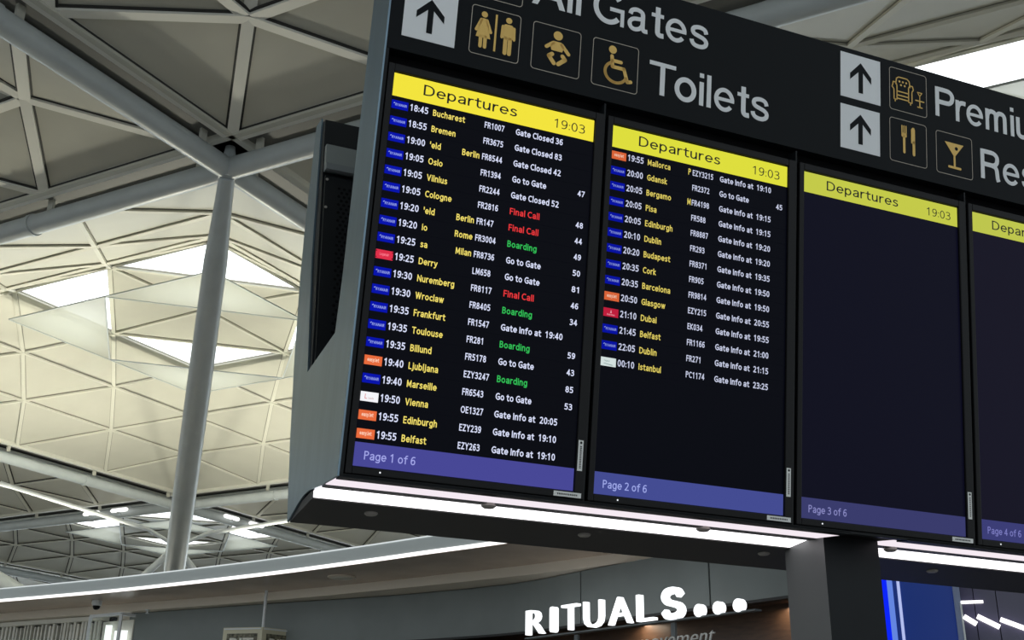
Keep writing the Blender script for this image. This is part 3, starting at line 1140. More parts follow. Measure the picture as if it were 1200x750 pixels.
# humanist stroke alphabet for the screens: centre lines in a unit cap box, any weight
def _spl(pts, n=4):
    out = []
    for i in range(len(pts) - 1):
        p0, p1, p2, p3 = pts[max(i - 1, 0)], pts[i], pts[i + 1], pts[min(i + 2, len(pts) - 1)]
        for k in range(n):
            t = k / n
            out.append(tuple(0.5 * (2 * p1[j] + (p2[j] - p0[j]) * t + (2 * p0[j] - 5 * p1[j] + 4 * p2[j] - p3[j]) * t * t + (3 * p1[j] - p0[j] - 3 * p2[j] + p3[j]) * t ** 3) for j in (0, 1)))
    out.append(pts[-1])
    return out


def _arc(cx, cy, rx, ry, a0, a1, n=20):
    return [(cx + rx * cos(R(a0 + (a1 - a0) * i / n)), cy + ry * sin(R(a0 + (a1 - a0) * i / n))) for i in range(n + 1)]


def _dot(x, y):
    return [(x, y - 0.012), (x, y + 0.012)]


XH = 0.70
_o = _arc(0.24, XH / 2, 0.24, XH / 2, 0, 360, 22)
_hump = _spl([(0, 0.40), (0.05, 0.58), (0.16, XH), (0.28, XH), (0.37, 0.62), (0.39, 0.45), (0.39, 0.2), (0.39, 0)])
_Pb = _spl([(0, 1), (0.22, 1), (0.37, 0.95), (0.43, 0.78), (0.37, 0.60), (0.22, 0.52), (0, 0.52)])
STROKE = {
    'A': (0.6, [[(0, 0), (0.3, 1)], [(0.3, 1), (0.6, 0)], [(0.10, 0.3), (0.50, 0.3)]]),
    'B': (0.45, [[(0, 0), (0, 1)], _spl([(0, 1), (0.22, 1), (0.37, 0.93), (0.40, 0.78), (0.34, 0.60), (0.20, 0.54), (0, 0.54)]), _spl([(0, 0.54), (0.22, 0.54), (0.40, 0.46), (0.45, 0.28), (0.38, 0.07), (0.2, 0), (0, 0)])]),
    'C': (0.50, [_arc(0.34, 0.5, 0.34, 0.5, 60, 300)]),
    'D': (0.58, [[(0, 0), (0, 1)], _spl([(0, 1), (0.2, 1), (0.42, 0.92), (0.56, 0.72), (0.58, 0.5), (0.56, 0.28), (0.42, 0.08), (0.2, 0), (0, 0)])]),
    'E': (0.38, [[(0, 0), (0, 1)], [(0, 1), (0.38, 1)], [(0, 0.53), (0.35, 0.53)], [(0, 0), (0.38, 0)]]),
    'F': (0.36, [[(0, 0), (0, 1)], [(0, 1), (0.38, 1)], [(0, 0.51), (0.34, 0.51)]]),
    'G': (0.56, [_arc(0.36, 0.5, 0.36, 0.5, 60, 318), [(0.36, 0.46), (0.58, 0.46)], [(0.58, 0.5), (0.58, 0.12)]]),
    'I': (0.0, [[(0, 0), (0, 1)]]),
    'J': (0.22, [_spl([(0.2, 1), (0.2, 0.4), (0.18, 0.1), (0.05, 0), (-0.04, 0)])]),
    'K': (0.48, [[(0, 0), (0, 1)], [(0.02, 0.5), (0.45, 1)], [(0.02, 0.5), (0.48, 0)]]),
    'L': (0.36, [[(0, 0), (0, 1)], [(0, 0), (0.36, 0)]]),
    'M': (0.68, [[(0.03, 0), (0.06, 1)], [(0.06, 1), (0.34, 0.2)], [(0.34, 0.2), (0.62, 1)], [(0.62, 1), (0.65, 0)]]),
    'N': (0.55, [[(0, 0), (0, 1)], [(0, 1), (0.55, 0)], [(0.55, 0), (0.55, 1)]]),
    'O': (0.68, [_arc(0.34, 0.5, 0.34, 0.5, 0, 360, 26)]),
    'P': (0.43, [[(0, 0), (0, 1)], _Pb]),
    'R': (0.46, [[(0, 0), (0, 1)], _Pb, _spl([(0.2, 0.52), (0.32, 0.42), (0.46, 0)])]),
    'S': (0.42, [_spl([(0.40, 0.90), (0.30, 0.98), (0.18, 1.0), (0.05, 0.92), (0.01, 0.76), (0.09, 0.60), (0.24, 0.51), (0.39, 0.40), (0.43, 0.24), (0.36, 0.06), (0.20, 0.0), (0.0, 0.07)])]),
    'T': (0.48, [[(0.24, 0), (0.24, 1)], [(-0.02, 1), (0.50, 1)]]),
    'V': (0.56, [[(0, 1), (0.28, 0)], [(0.28, 0), (0.56, 1)]]),
    'W': (0.84, [[(0, 1), (0.2, 0)], [(0.2, 0), (0.42, 1)], [(0.42, 1), (0.64, 0)], [(0.64, 0), (0.84, 1)]]),
    'Y': (0.52, [[(0, 1), (0.26, 0.45)], [(0.52, 1), (0.26, 0.45)], [(0.26, 0.5), (0.26, 0)]]),
    'Z': (0.48, [[(0, 1), (0.48, 1)], [(0.46, 1), (0.02, 0)], [(0, 0), (0.48, 0)]]),
    'a': (0.40, [_spl([(0.04, 0.62), (0.16, XH), (0.28, XH), (0.38, 0.60), (0.395, 0.45), (0.395, 0.2), (0.395, 0)]), _spl([(0.39, 0.40), (0.2, 0.37), (0.05, 0.29), (0.0, 0.17), (0.06, 0.03), (0.18, 0.0), (0.32, 0.07), (0.39, 0.22)])]),
    'b': (0.45, [[(0, 0), (0, 1.04)], _arc(0.22, XH / 2, 0.23, XH / 2, 0, 360, 22)]),
    'c': (0.36, [_arc(0.24, XH / 2, 0.24, XH / 2, 55, 305)]),
    'd': (0.45, [[(0.45, 0), (0.45, 1.04)], _arc(0.23, XH / 2, 0.23, XH / 2, 0, 360, 22)]),
    'e': (0.46, [_arc(0.24, XH / 2, 0.24, XH / 2, 0, 310), [(0, XH / 2), (0.48, XH / 2)]]),
    'f': (0.26, [_spl([(0.32, 1.04), (0.2, 1.02), (0.12, 0.88), (0.11, 0.7), (0.11, 0.3), (0.11, 0)]), [(-0.04, XH), (0.29, XH)]]),
    'g': (0.45, [_arc(0.23, XH / 2, 0.23, XH / 2, 0, 360, 22), _spl([(0.45, XH), (0.45, 0.3), (0.45, -0.05), (0.38, -0.24), (0.22, -0.28), (0.05, -0.24)])]),
    'h': (0.40, [[(0, 0), (0, 1.04)], _hump]),
    'i': (0.0, [[(0, 0), (0, XH)], _dot(0, 0.97)]),
    'j': (0.06, [_spl([(0.06, XH), (0.06, 0.2), (0.06, -0.1), (0.0, -0.26), (-0.10, -0.27)]), _dot(0.06, 0.97)]),
    'k': (0.38, [[(0, 0), (0, 1.04)], [(0.02, 0.36), (0.34, XH)], [(0.02, 0.36), (0.38, 0)]]),
    'l': (0.0, [[(0, 0), (0, 1.04)]]),
    'm': (0.72, [[(0, 0), (0, XH)], [(u * 0.92, v) for u, v in _hump], [(0.36 + u * 0.92, v) for u, v in _hump]]),
    'n': (0.40, [[(0, 0), (0, XH)], _hump]),
    'o': (0.48, [_o]),
    'p': (0.45, [[(0, -0.28), (0, XH)], _arc(0.22, XH / 2, 0.23, XH / 2, 0, 360, 22)]),
    'r': (0.24, [[(0, 0), (0, XH)], _spl([(0, 0.38), (0.04, 0.55), (0.13, 0.68), (0.27, XH)])]),
    's': (0.34, [_spl([(0.32, 0.63), (0.2, XH), (0.08, 0.67), (0.02, 0.54), (0.08, 0.42), (0.2, 0.36), (0.32, 0.27), (0.35, 0.15), (0.28, 0.03), (0.15, 0.0), (0.0, 0.05)])]),
    't': (0.26, [_spl([(0.10, 0.92), (0.10, 0.6), (0.10, 0.25), (0.13, 0.07), (0.21, 0.0), (0.30, 0.01)]), [(-0.04, XH), (0.29, XH)]]),
    'u': (0.40, [_spl([(0, XH), (0, 0.4), (0.01, 0.15), (0.08, 0.03), (0.18, 0.0), (0.30, 0.06), (0.39, 0.25)]), [(0.395, 0), (0.395, XH)]]),
    'v': (0.42, [[(0, XH), (0.21, 0)], [(0.21, 0), (0.42, XH)]]),
    'w': (0.66, [[(0, XH), (0.16, 0)], [(0.16, 0), (0.33, XH)], [(0.33, XH), (0.50, 0)], [(0.50, 0), (0.66, XH)]]),
    'y': (0.42, [[(0, XH), (0.21, 0.02)], _spl([(0.42, XH), (0.22, 0.0), (0.14, -0.2), (0.03, -0.28), (-0.03, -0.27)])]),
    'z': (0.34, [[(0, XH), (0.34, XH)], [(0.33, XH), (0.01, 0)], [(0, 0), (0.35, 0)]]),
    "'": (0.0, [[(0, 0.72), (0, 1.04)]]),
    ':': (0.0, [_dot(0, 0.08), _dot(0, 0.60)]),
    '0': (0.44, [_arc(0.22, 0.5, 0.22, 0.5, 0, 360, 24)]),
    '1': (0.44, [[(0.26, 0), (0.26, 1)], [(0.26, 1), (0.07, 0.82)]]),
    '2': (0.44, [_spl([(0.02, 0.90), (0.14, 0.99), (0.26, 0.99), (0.38, 0.90), (0.40, 0.72), (0.33, 0.52), (0.18, 0.26), (0.02, 0.02)]), [(0, 0), (0.44, 0)]]),
    '3': (0.44, [_spl([(0.03, 0.93), (0.2, 1.0), (0.36, 0.92), (0.40, 0.76), (0.33, 0.60), (0.16, 0.54)]), _spl([(0.16, 0.54), (0.34, 0.50), (0.43, 0.34), (0.40, 0.12), (0.26, 0.01), (0.12, 0.0), (0.0, 0.05)])]),
    '4': (0.46, [[(0.35, 0), (0.35, 1)], [(0.35, 1), (0.0, 0.27)], [(0, 0.26), (0.48, 0.26)]]),
    '5': (0.44, [[(0.40, 1), (0.07, 1)], [(0.07, 1), (0.05, 0.56)], _spl([(0.05, 0.57), (0.2, 0.60), (0.36, 0.53), (0.43, 0.32), (0.37, 0.09), (0.2, 0.0), (0.01, 0.04)])]),
    '6': (0.44, [_spl([(0.40, 0.96), (0.24, 0.98), (0.10, 0.86), (0.02, 0.62), (0.0, 0.34), (0.06, 0.08), (0.22, 0.0), (0.38, 0.09), (0.43, 0.30), (0.37, 0.52), (0.24, 0.59), (0.08, 0.50), (0.01, 0.36)])]),
    '7': (0.44, [[(0, 1), (0.44, 1)], [(0.43, 1), (0.12, 0)]]),
    '8': (0.44, [_arc(0.22, 0.765, 0.19, 0.235, 0, 360, 18), _arc(0.22, 0.265, 0.22, 0.265, 0, 360, 18)]),
    '9': (0.44, [[(0.44 - u, 1 - v) for u, v in _spl([(0.40, 0.96), (0.24, 0.98), (0.10, 0.86), (0.02, 0.62), (0.0, 0.34), (0.06, 0.08), (0.22, 0.0), (0.38, 0.09), (0.43, 0.30), (0.37, 0.52), (0.24, 0.59), (0.08, 0.50), (0.01, 0.36)])]]),
}
_ST = {}


def _stroke_word(s, w):
    """vertices and faces of a word, cap height 1, ink from x = 0"""
    key = (s, w)
    if key in _ST:
        return _ST[key]
    vs, fs = [], []
    pen = 0.0
    gap = 0.13
    for ch in s:
        if ch == ' ':
            pen += 0.30
            continue
        wid, strokes = STROKE[ch]
        for st in strokes:
            pts = [(pen + w / 2 + u, w / 2 + v * (1 - w)) for u, v in st]
            closed = math.dist(pts[0], pts[-1]) < 1e-6
            if closed:
                pts = pts[:-1]
            n = len(pts)
            b = len(vs)
            lv, rv = [], []
            for i in range(n):
                a = pts[(i - 1) % n] if closed else pts[max(i - 1, 0)]
                c = pts[(i + 1) % n] if closed else pts[min(i + 1, n - 1)]
                L_ = math.dist(a, c)
                tx, ty = (c[0] - a[0]) / L_, (c[1] - a[1]) / L_
                ex = 0.0
                if not closed and n == 2 or (not closed and i in (0, n - 1)):
                    ex = w * 0.5 * (-1 if i == 0 else 1)
                px_, py_ = pts[i][0] + tx * ex, pts[i][1] + ty * ex
                lv.append((px_ - ty * w / 2, py_ + tx * w / 2))
                rv.append((px_ + ty * w / 2, py_ - tx * w / 2))
            vs += lv + rv
            for i in range(n if closed else n - 1):
                j = (i + 1) % n
                fs.append((b + i, b + n + i, b + n + j, b + j))
        pen += wid + w + gap
    x0 = min(v[0] for v in vs)
    vs = [(x - x0, y) for x, y in vs]
    _ST[key] = (vs, fs)
    return _ST[key]


def text(mb, s, x, z, cap, fn, width=None, xs=1.0, weight=0.15, mi=0, right=False):
    vs, fs = _stroke_word(s, weight)
    W_ = max(v[0] for v in vs)
    kx = width / W_ if width else cap * xs
    if right:
        x = x - W_ * kx
    mb.add([fn(x + u * kx, z + v * cap, 0) for u, v in vs], fs, mi)


# ---------------------------------------------------------------- departures monitors
def px(r, g, b, k=1.0):
    c = srgb(r, g, b)
    return c


def monitor(idx, label, cols, rows):
    """one portrait screen: bezel, lit panel, header, footer, flight rows, stickers"""
    ox = idx * PITCH
    base = (ox + SW / 2, 0.04, -0.02)
    root = bthing('departures_monitor', base)
    tag(root, label, 'monitor', 'departures monitors in the leaning board')

    def mb():
        return MB(base)
    fr = mb()
    o = (ox - 0.022, ox + SW + 0.034, -0.024, 1.246)
    i = (ox - 0.002, ox + SW + 0.002, -0.002, SH + 0.002)
    ys = -0.004
    fr.box(o[0], i[0], ys, 0.04, o[2], o[3])
    fr.box(i[1], o[1], ys, 0.04, o[2], o[3])
    fr.box(i[0], i[1], ys, 0.04, o[2], i[2])
    fr.box(i[0], i[1], ys, 0.04, i[3], o[3])
    bz = fr.build('bezel', M['bezel'], root)
    bv = bz.modifiers.new('edge', 'BEVEL')
    bv.width = 0.003
    bv.segments = 2
    d = mb()
    d.box(i[0], i[1], 0.006, 0.03, i[2], i[3])
    nm = 'screen_black_%s' % cols['tone']
    d.build('display_panel', mat(nm, (0.0012, 0.0012, 0.002, 1), 0.3, spec=0.06, emit=cols['black'], estr=1.0), root)

    def f(u, v, dd):
        return (ox + u, 0.0045 - dd, v)

    def f2(u, v, dd):
        return (ox + u, 0.0040 - dd, v)
    h = mb()
    h.prism([(0, 1.1415), (SW, 1.1415), (SW, SH), (0, SH)], f, 0, 0.0002)
    hd = h.build('header_bar', glow('header_yellow_%s' % cols['tone'], cols['head'], 1.0), root)
    t = mb()
    text(t, 'Departures', 0.098, 1.1655, 0.0355, f2, width=0.314, weight=0.12)
    t.build('title', M['ink'], hd)
    t = mb()
    text(t, '19:03', 0.543, 1.1615, 0.031, f2, width=0.110, weight=0.095)
    t.build('clock', M['ink'], hd)
    b_ = mb()
    b_.prism([(0, 0), (SW, 0), (SW, 0.0685), (0, 0.0685)], f, 0, 0.0002)
    ft = b_.build('footer_bar', glow('footer_blue_%s' % cols['tone'], cols['foot'], 1.0), root)
    t = mb()
    text(t, 'Page %d of 6' % (idx + 1), 0.030, 0.0205, 0.0245, f2, width=0.152, weight=0.125)
    t.build('lettering', glow('footer_text_%s' % cols['tone'], cols['ftext'], 1.0), ft)
    XS = 0.87
    WT = 0.160
    for k, (logo, tm, dest, extra, fl_, st, gate) in enumerate(rows):
        z = 1.1045 - 0.0537 * k
        r = mb()
        CW = 0.0222
        r.prism([(0.0005, z - 0.0140), (SW - 0.0005, z - 0.0140), (SW - 0.0005, z + 0.0390), (0.0005, z + 0.0390)], lambda u, v, dd: (ox + u, 0.0055 - dd, v), 0, 0.0003, 4)
        text(r, tm, 0.0600, z, CW, f2, width=0.0585, weight=WT, mi=0)
        text(r, dest, 0.1345, z, CW * 0.94, f2, xs=XS, weight=WT, mi=1)
        if extra:
            if len(extra) == 1:
                text(r, extra, 0.2895, z, CW, f2, xs=XS * 0.85, weight=WT, mi=1)
            else:
                text(r, extra, 0.2975, z, CW * 0.94, f2, xs=XS, weight=WT, mi=1, right=True)
        text(r, fl_, 0.3065, z, CW * 0.93, f2, xs=XS * 0.885, weight=WT, mi=0)
        mi = 0
        if st == 'Final Call':
            mi = 2
        elif st == 'Boarding':
            mi = 3
        if st.startswith('Gate Info'):
            text(r, 'Gate Info at', 0.413, z, CW * 0.93, f2, width=0.134, weight=WT, mi=0)
            text(r, st[-5:], 0.561, z, CW * 0.95, f2, width=0.058, weight=WT, mi=0)
        elif st.startswith('Gate Closed'):
            text(r, st, 0.413, z, CW * 0.95, f2, width=0.164, weight=WT, mi=0)
        else:
            text(r, st, 0.413, z, CW * 0.95, f2, width={'Go to Gate': 0.117, 'Final Call': 0.101, 'Boarding': 0.099}[st], weight=WT, mi=mi)
        if gate:
            text(r, gate, 0.666, z, CW * 0.88, f2, width=0.026, weight=WT, mi=0, right=True)
        ro = r.build('flight_row', cols['inks'] + [MATS['screen_black_' + cols['tone']]], root)
        lg = mb()
        if logo == 'half':
            pass
        lg.prism([(0.001, z - 0.0045), (0.054, z - 0.0045), (0.054, z + 0.0235), (0.001, z + 0.0235)], f, 0, 0.0002, 0)
        L = logo[0]
        if L == 'blue':
            text(lg, 'RYANAIR', 0.0125, z + 0.0055, 0.0085, f2, width=0.037, weight=0.17, mi=1)
            lg.prism([(0.006, z + 0.013), (0.0105, z + 0.0165), (0.0115, z + 0.014), (0.0085, z + 0.0115)], f2, 0, 0.0001, 1)
        elif L == 'orange':
            text(lg, 'easyJet', 0.010, z + 0.0055, 0.0115, f2, width=0.035, weight=0.17, mi=1)
        elif L == 'red':
            text(lg, 'Loganair', 0.013, z + 0.006, 0.009, f2, width=0.029, mi=1)
            for cx, cz in ((0.003, 0.0), (0.052, 0.0), (0.003, 0.019), (0.052, 0.019)):
                lg.prism(disc2((cx, z + cz), 0.0018, 8), f2, 0, 0.0001, 2)
        elif L == 'crimson':
            text(lg, 'Emirates', 0.014, z + 0.000, 0.0055, f2, width=0.027, mi=1)
            lg.prism([(0.0245, z + 0.008), (0.0305, z + 0.008), (0.0275, z + 0.019)], f2, 0, 0.0001, 1)
        elif L == 'white':
            text(lg, 'L', 0.014, z + 0.003, 0.014, f2, mi=1, weight=0.12)
            text(lg, 'Lauda', 0.024, z + 0.003, 0.006, f2, width=0.016, mi=2)
        elif L == 'pale':
            text(lg, 'Pegasus', 0.012, z + 0.010, 0.006, f2, width=0.020, mi=1)
            lg.prism([(0.010, z + 0.003), (0.040, z - 0.001), (0.046, z + 0.001), (0.012, z + 0.005)], f2, 0, 0.0001, 1)
        lg.build('airline_logo', logo[1], ro)
    # stickers, status lamp
    s = mb()
    s.prism([(SW + 0.006, 0.062), (SW + 0.0225, 0.062), (SW + 0.0225, 0.156), (SW + 0.006, 0.156)], lambda u, v, d: (ox + u, ys - d, v), 0.0, 0.001)
    st_ = s.build('sticker', M['sticker'], root)
    s = mb()
    ff = lambda u, v, d: (ox + u, ys - 0.0015 - d, v)
    s.prism(disc2((SW + 0.0145, 0.148), 0.004, 10), ff, 0, 0.0002)
    for q in range(14):
        zz_ = 0.070 + 0.005 * q
        s.prism([(SW + 0.0115, zz_), (SW + 0.0175, zz_), (SW + 0.0175, zz_ + 0.0028), (SW + 0.0115, zz_ + 0.0028)], ff, 0, 0.0002)
    s.build('print', M['ink'], st_)
    s = mb()
    s.prism([(0.618, -0.0205), (0.709, -0.0205), (0.709, -0.0055), (0.618, -0.0055)], lambda u, v, d: (ox + u, ys - d, v), 0.0, 0.001)
    st_ = s.build('sticker', M['sticker'], root)
    s = mb()
    for q in range(13):
        uu = 0.630 + 0.0052 * q
        s.prism([(uu, -0.0155), (uu + 0.003, -0.0155), (uu + 0.003, -0.0105), (uu, -0.0105)], ff, 0, 0.0002)
    s.build('print', M['ink'], st_)
    s = mb()
    s.prism(disc2((0.079, -0.0125), 0.0026, 12), lambda u, v, d: (ox + u, ys - d, v), -0.0005, 0.001)
    s.build('status_lamp', glow('status_white', (0.9, 0.95, 1, 1), 1.0), root)
    return root


def inks(tone, k):
    return [glow('text_white_' + tone, tuple(c * k for c in srgb(222, 228, 255)[:3]) + (1,)),
            glow('text_yellow_' + tone, tuple(c * k for c in srgb(246, 226, 110)[:3]) + (1,)),
            glow('text_red_' + tone, tuple(c * k for c in srgb(232, 58, 62)[:3]) + (1,)),
            glow('text_green_' + tone, tuple(c * k for c in srgb(52, 190, 88)[:3]) + (1,))]


def logos(tone, k):
    g = lambda n, r, gg, b: glow(n + tone, tuple(c * k for c in srgb(r, gg, b)[:3]) + (1,))
    w = g('logo_white_', 245, 245, 250)
    return {'b': ('blue', [g('logo_blue_', 10, 22, 172), g('logo_ink_blue_', 150, 165, 235)]),
            'o': ('orange', [g('logo_orange_', 232, 108, 62), g('logo_ink_orange_', 255, 214, 190)]),
            'r': ('red', [g('logo_red_', 222, 48, 74), g('logo_ink_red_', 255, 130, 150), MATS.get('void') or M['void']]),
            'c': ('crimson', [g('logo_crimson_', 205, 34, 66), g('logo_ink_crimson_', 250, 170, 185)]),
            'w': ('white', [w, g('logo_ink_white_', 215, 70, 70), g('logo_ink_grey_', 205, 170, 170)]),
            'p': ('pale', [g('logo_pale_', 226, 240, 238), g('logo_ink_pale_', 150, 175, 172)])}


L1 = logos('bright', 1.0)
L2 = logos('mid', 0.85)
GI = 'Gate Info at '
ROWS1 = [('b', '18:45', 'Bucharest', '', 'FR1007', 'Gate Closed 36', ''), ('b', '18:55', 'Bremen', '', 'FR3675', 'Gate Closed 83', ''),
         ('b', '19:00', "'eld", 'Berlin', 'FR8544', 'Gate Closed 42', ''), ('b', '19:05', 'Oslo', '', 'FR1394', 'Go to Gate', '47'),
         ('b', '19:05', 'Vilnius', '', 'FR2244', 'Gate Closed 52', ''), ('b', '19:05', 'Cologne', '', 'FR2816', 'Final Call', '48'),
         ('b', '19:20', "'eld", 'Berlin', 'FR147', 'Final Call', '44'), ('b', '19:20', 'io', 'Rome', 'FR3004', 'Boarding', '49'),
         ('b', '19:25', 'sa', 'Milan', 'FR8736', 'Go to Gate', '50'), ('r', '19:25', 'Derry', '', 'LM658', 'Go to Gate', '81'),
         ('b', '19:30', 'Nuremberg', '', 'FR8117', 'Final Call', '46'), ('b', '19:30', 'Wroclaw', '', 'FR8405', 'Boarding', '34'),
         ('b', '19:35', 'Frankfurt', '', 'FR1547', GI + '19:40', ''), ('b', '19:35', 'Toulouse', '', 'FR281', 'Boarding', '59'),
         ('b', '19:35', 'Billund', '', 'FR5178', 'Go to Gate', '43'), ('o', '19:40', 'Ljubljana', '', 'EZY3247', 'Boarding', '85'),
         ('b', '19:40', 'Marseille', '', 'FR6543', 'Go to Gate', '53'), ('w', '19:50', 'Vienna', '', 'OE1327', GI + '20:05', ''),
         ('o', '19:55', 'Edinburgh', '', 'EZY239', GI + '19:10', ''), ('o', '19:55', 'Belfast', '', 'EZY263', GI + '19:10', '')]
ROWS2 = [('o', '19:55', 'Mallorca', 'P', 'EZY3215', GI + '19:10', ''), ('b', '20:00', 'Gdansk', '', 'FR2372', 'Go to Gate', '45'),
         ('b', '20:05', 'Bergamo', 'M', 'FR4198', GI + '19:15', ''), ('b', '20:05', 'Pisa', '', 'FR588', GI + '19:15', ''),
         ('b', '20:05', 'Edinburgh', '', 'FR8887', GI + '19:20', ''), ('b', '20:10', 'Dublin', '', 'FR293', GI + '19:20', ''),
         ('b', '20:20', 'Budapest', '', 'FR8371', GI + '19:35', ''), ('b', '20:35', 'Cork', '', 'FR905', GI + '19:50', ''),
         ('b', '20:35', 'Barcelona', '', 'FR9814', GI + '19:50', ''), ('o', '20:50', 'Glasgow', '', 'EZY215', GI + '20:55', ''),
         ('c', '21:10', 'Dubai', '', 'EK034', GI + '19:55', ''), ('b', '21:45', 'Belfast', '', 'FR1166', GI + '21:00', ''),
         ('b', '22:05', 'Dublin', '', 'FR271', GI + '21:15', ''), ('p', '00:10', 'Istanbul', '', 'PC1174', GI + '23:25', '')]
ROWS1 = [(L1[r[0]],) + r[1:] for r in ROWS1]
ROWS2 = [(L2[r[0]],) + r[1:] for r in ROWS2]
C1 = dict(tone='bright', black=srgb(4, 5, 12), head=srgb(243, 228, 62), foot=srgb(72, 72, 150), ftext=srgb(165, 168, 235), inks=inks('bright', 1.0))
C2 = dict(tone='mid', black=srgb(3, 4, 12), head=srgb(222, 222, 62), foot=srgb(68, 76, 146), ftext=srgb(160, 170, 235), inks=inks('mid', 0.82))
C3 = dict(tone='soft', black=srgb(10, 10, 27), head=srgb(196, 202, 74), foot=srgb(58, 60, 108), ftext=srgb(138, 138, 196), inks=inks('mid', 0.82))
C4 = dict(tone='faint', black=srgb(17, 15, 32), head=srgb(190, 198, 78), foot=srgb(60, 62, 118), ftext=srgb(125, 125, 195), inks=inks('mid', 0.82))
monitor(0, 'portrait departures screen marked Page 1 of 6, twenty flights down to the footer', C1, ROWS1)
monitor(1, 'portrait departures screen marked Page 2 of 6, fourteen flights and an empty lower part', C2, ROWS2)
monitor(2, 'blank dark departures screen marked Page 3 of 6 with only header and footer', C3, [])
monitor(3, 'blank departures screen marked Page 4 of 6 cut by the right edge', C4, [])
# ---------------------------------------------------------------- small things about the shops
def at_soffit(name, label, cat, x, y):
    o = empty(name, (x, y, ZS))
    tag(o, label, cat)
    return o


o = at_soffit('ceiling_speaker', 'round pale speaker disc set flush in the brown canopy soffit', 'speaker', -2.21, 15.36)
b = MB(o.location)
b.lathe([(0.19, 0.0), (0.19, -0.012), (0.17, -0.018), (0.05, -0.019)], (-2.21, 15.36, ZS - 0.001), n=28)
b.build('trim_ring', M['cream'], o, smooth=True)
b = MB(o.location)
b.lathe([(0.145, -0.018), (0.145, -0.022), (0.03, -0.024)], (-2.21, 15.36, ZS - 0.001), n=28)
b.build('grille', M['slat'], o, smooth=True)

o = at_soffit('dome_camera', 'small white dome camera under the canopy above the glass case', 'camera', -6.37, 18.1)
b = MB(o.location)
b.lathe([(0.075, 0.0), (0.08, -0.04), (0.07, -0.075), (0.06, -0.08)], (-6.37, 18.1, ZS), n=20)
b.build('housing', M['whitesteel'], o, smooth=True)
b = MB(o.location)
b.lathe([(0.058, -0.08), (0.05, -0.115), (0.03, -0.135), (0.005, -0.14)], (-6.37, 18.1, ZS), n=20)
b.build('dome', M['bezel'], o, smooth=True)
for i_, lab in ((26, 'sprinkler head below the cream bulkhead nearest the hanging sign'), (44, 'sprinkler head below the cream bulkhead left of the lit letters')):
    p = FL[i_ + 10 if i_ == 44 else i_ + 4] if False else WL[i_]
    q = p + Vector((0.02, -0.04, 0))
    o = empty('sprinkler_head', (q.x, q.y, ZS - 0.12))
    tag(o, lab, 'sprinkler', 'sprinkler heads along the bulkhead')
    b = MB(o.location)
    b.lathe([(0.035, 0.0), (0.035, -0.012), (0.012, -0.016), (0.012, -0.05)], (q.x, q.y, ZS - 0.12), n=14)
    b.build('stem', M['whitesteel'], o, smooth=True)
    b = MB(o.location)
    b.lathe([(0.012, -0.05), (0.03, -0.054), (0.03, -0.06), (0.01, -0.062)], (q.x, q.y, ZS - 0.12), n=14)
    b.build('deflector', M['whitesteel'], o, smooth=True)

# slatted screen of the shop at far left
scrn = empty('slatted_screen', (left[8].x, left[8].y, 0))
tag(scrn, 'pale vertical slat screen of the shop under the canopy at far left', 'screen')
b = MB(scrn.location)
SL = offset(left, 0.10)
acc = 0.0
for p, q in zip(SL, SL[1:]):
    d = q - p
    L_ = d.length
    d = d.normalized()
    while acc < L_:
        c_ = p + d * acc
        nrm = Vector((-d.y, d.x, 0))
        w_ = random.choice((0.028, 0.04, 0.052))
        b.bar((c_.x, c_.y, 0.02), (c_.x, c_.y, ZS - 0.20 - random.choice((0.0, 0.0, 0.03))), w_, 0.05, up=tuple(nrm))
        acc += random.choice((0.075, 0.085, 0.10))
    acc -= L_
b.build('slat', M['slat'], scrn)
b = MB(scrn.location)
b.tube([(p.x, p.y, EYE + 1.86) for p in offset(left, 0.06)], 0.012, 8)
b.build('wire', M['whitesteel'], scrn)

# glass show case between slats and fascia
gm = bpy.data.materials.new('clear_case_glass')
gm.use_nodes = True
gb = gm.node_tree.nodes['Principled BSDF']
gb.inputs['Base Color'].default_value = (0.93, 0.97, 0.95, 1)
gb.inputs['Roughness'].default_value = 0.02
gb.inputs['Transmission Weight'].default_value = 1.0
gb.inputs['IOR'].default_value = 1.1
case = empty('glass_case', (-6.3, 18.45, 0))
tag(case, 'tall white framed glass case beside the pale slat screen', 'glass case')
A1, A2, A3 = Vector((-6.62, 18.62, 0)), Vector((-6.0, 18.20, 0)), Vector((-5.86, 18.42, 0))
zt = EYE + 2.22
b = MB(case.location)
for a in (A1, A2):
    b.box(a.x - 0.022, a.x + 0.022, a.y - 0.022, a.y + 0.022, 0.0, zt)
b.bar((A1.x, A1.y, zt), (A2.x, A2.y, zt), 0.05, 0.045)
b.bar((A1.x, A1.y, 0.05), (A2.x, A2.y, 0.05), 0.05, 0.05)
b.bar((A2.x, A2.y, zt), (A3.x, A3.y, zt), 0.05, 0.045)
b.build('frame', M['whitesteel'], case)
b = MB(case.location)
b.bar((A1.x, A1.y, EYE + 1.1), (A2.x, A2.y, EYE + 1.1), 0.012, 2 * (zt - EYE - 1.1) - 0.05)
b.build('pane', gm, case)
M['case_light'] = glow('white_case_light', (0.93, 1.0, 0.97, 1), 1.3)  # white reflection in the glass, built as glowing panels
for t_ in (0.30, 0.62, 0.82):
    p = A1.lerp(A2, t_) + Vector((0.10, 0.20, 0))
    b = MB(case.location)
    b.box(p.x - 0.05, p.x + 0.05, p.y, p.y + 0.02, 0.6, zt - (0.12 if t_ < 0.5 else 0.22))
    b.build('light_panel', M['case_light'], case)
b = MB(case.location)
nn_ = Vector((0.12, 0.30, 0))
b.bar((A1 + nn_) + Vector((0, 0, EYE)), (A2 + nn_) + Vector((0, 0, EYE)), 0.02, 2 * (zt - EYE) - 0.1)
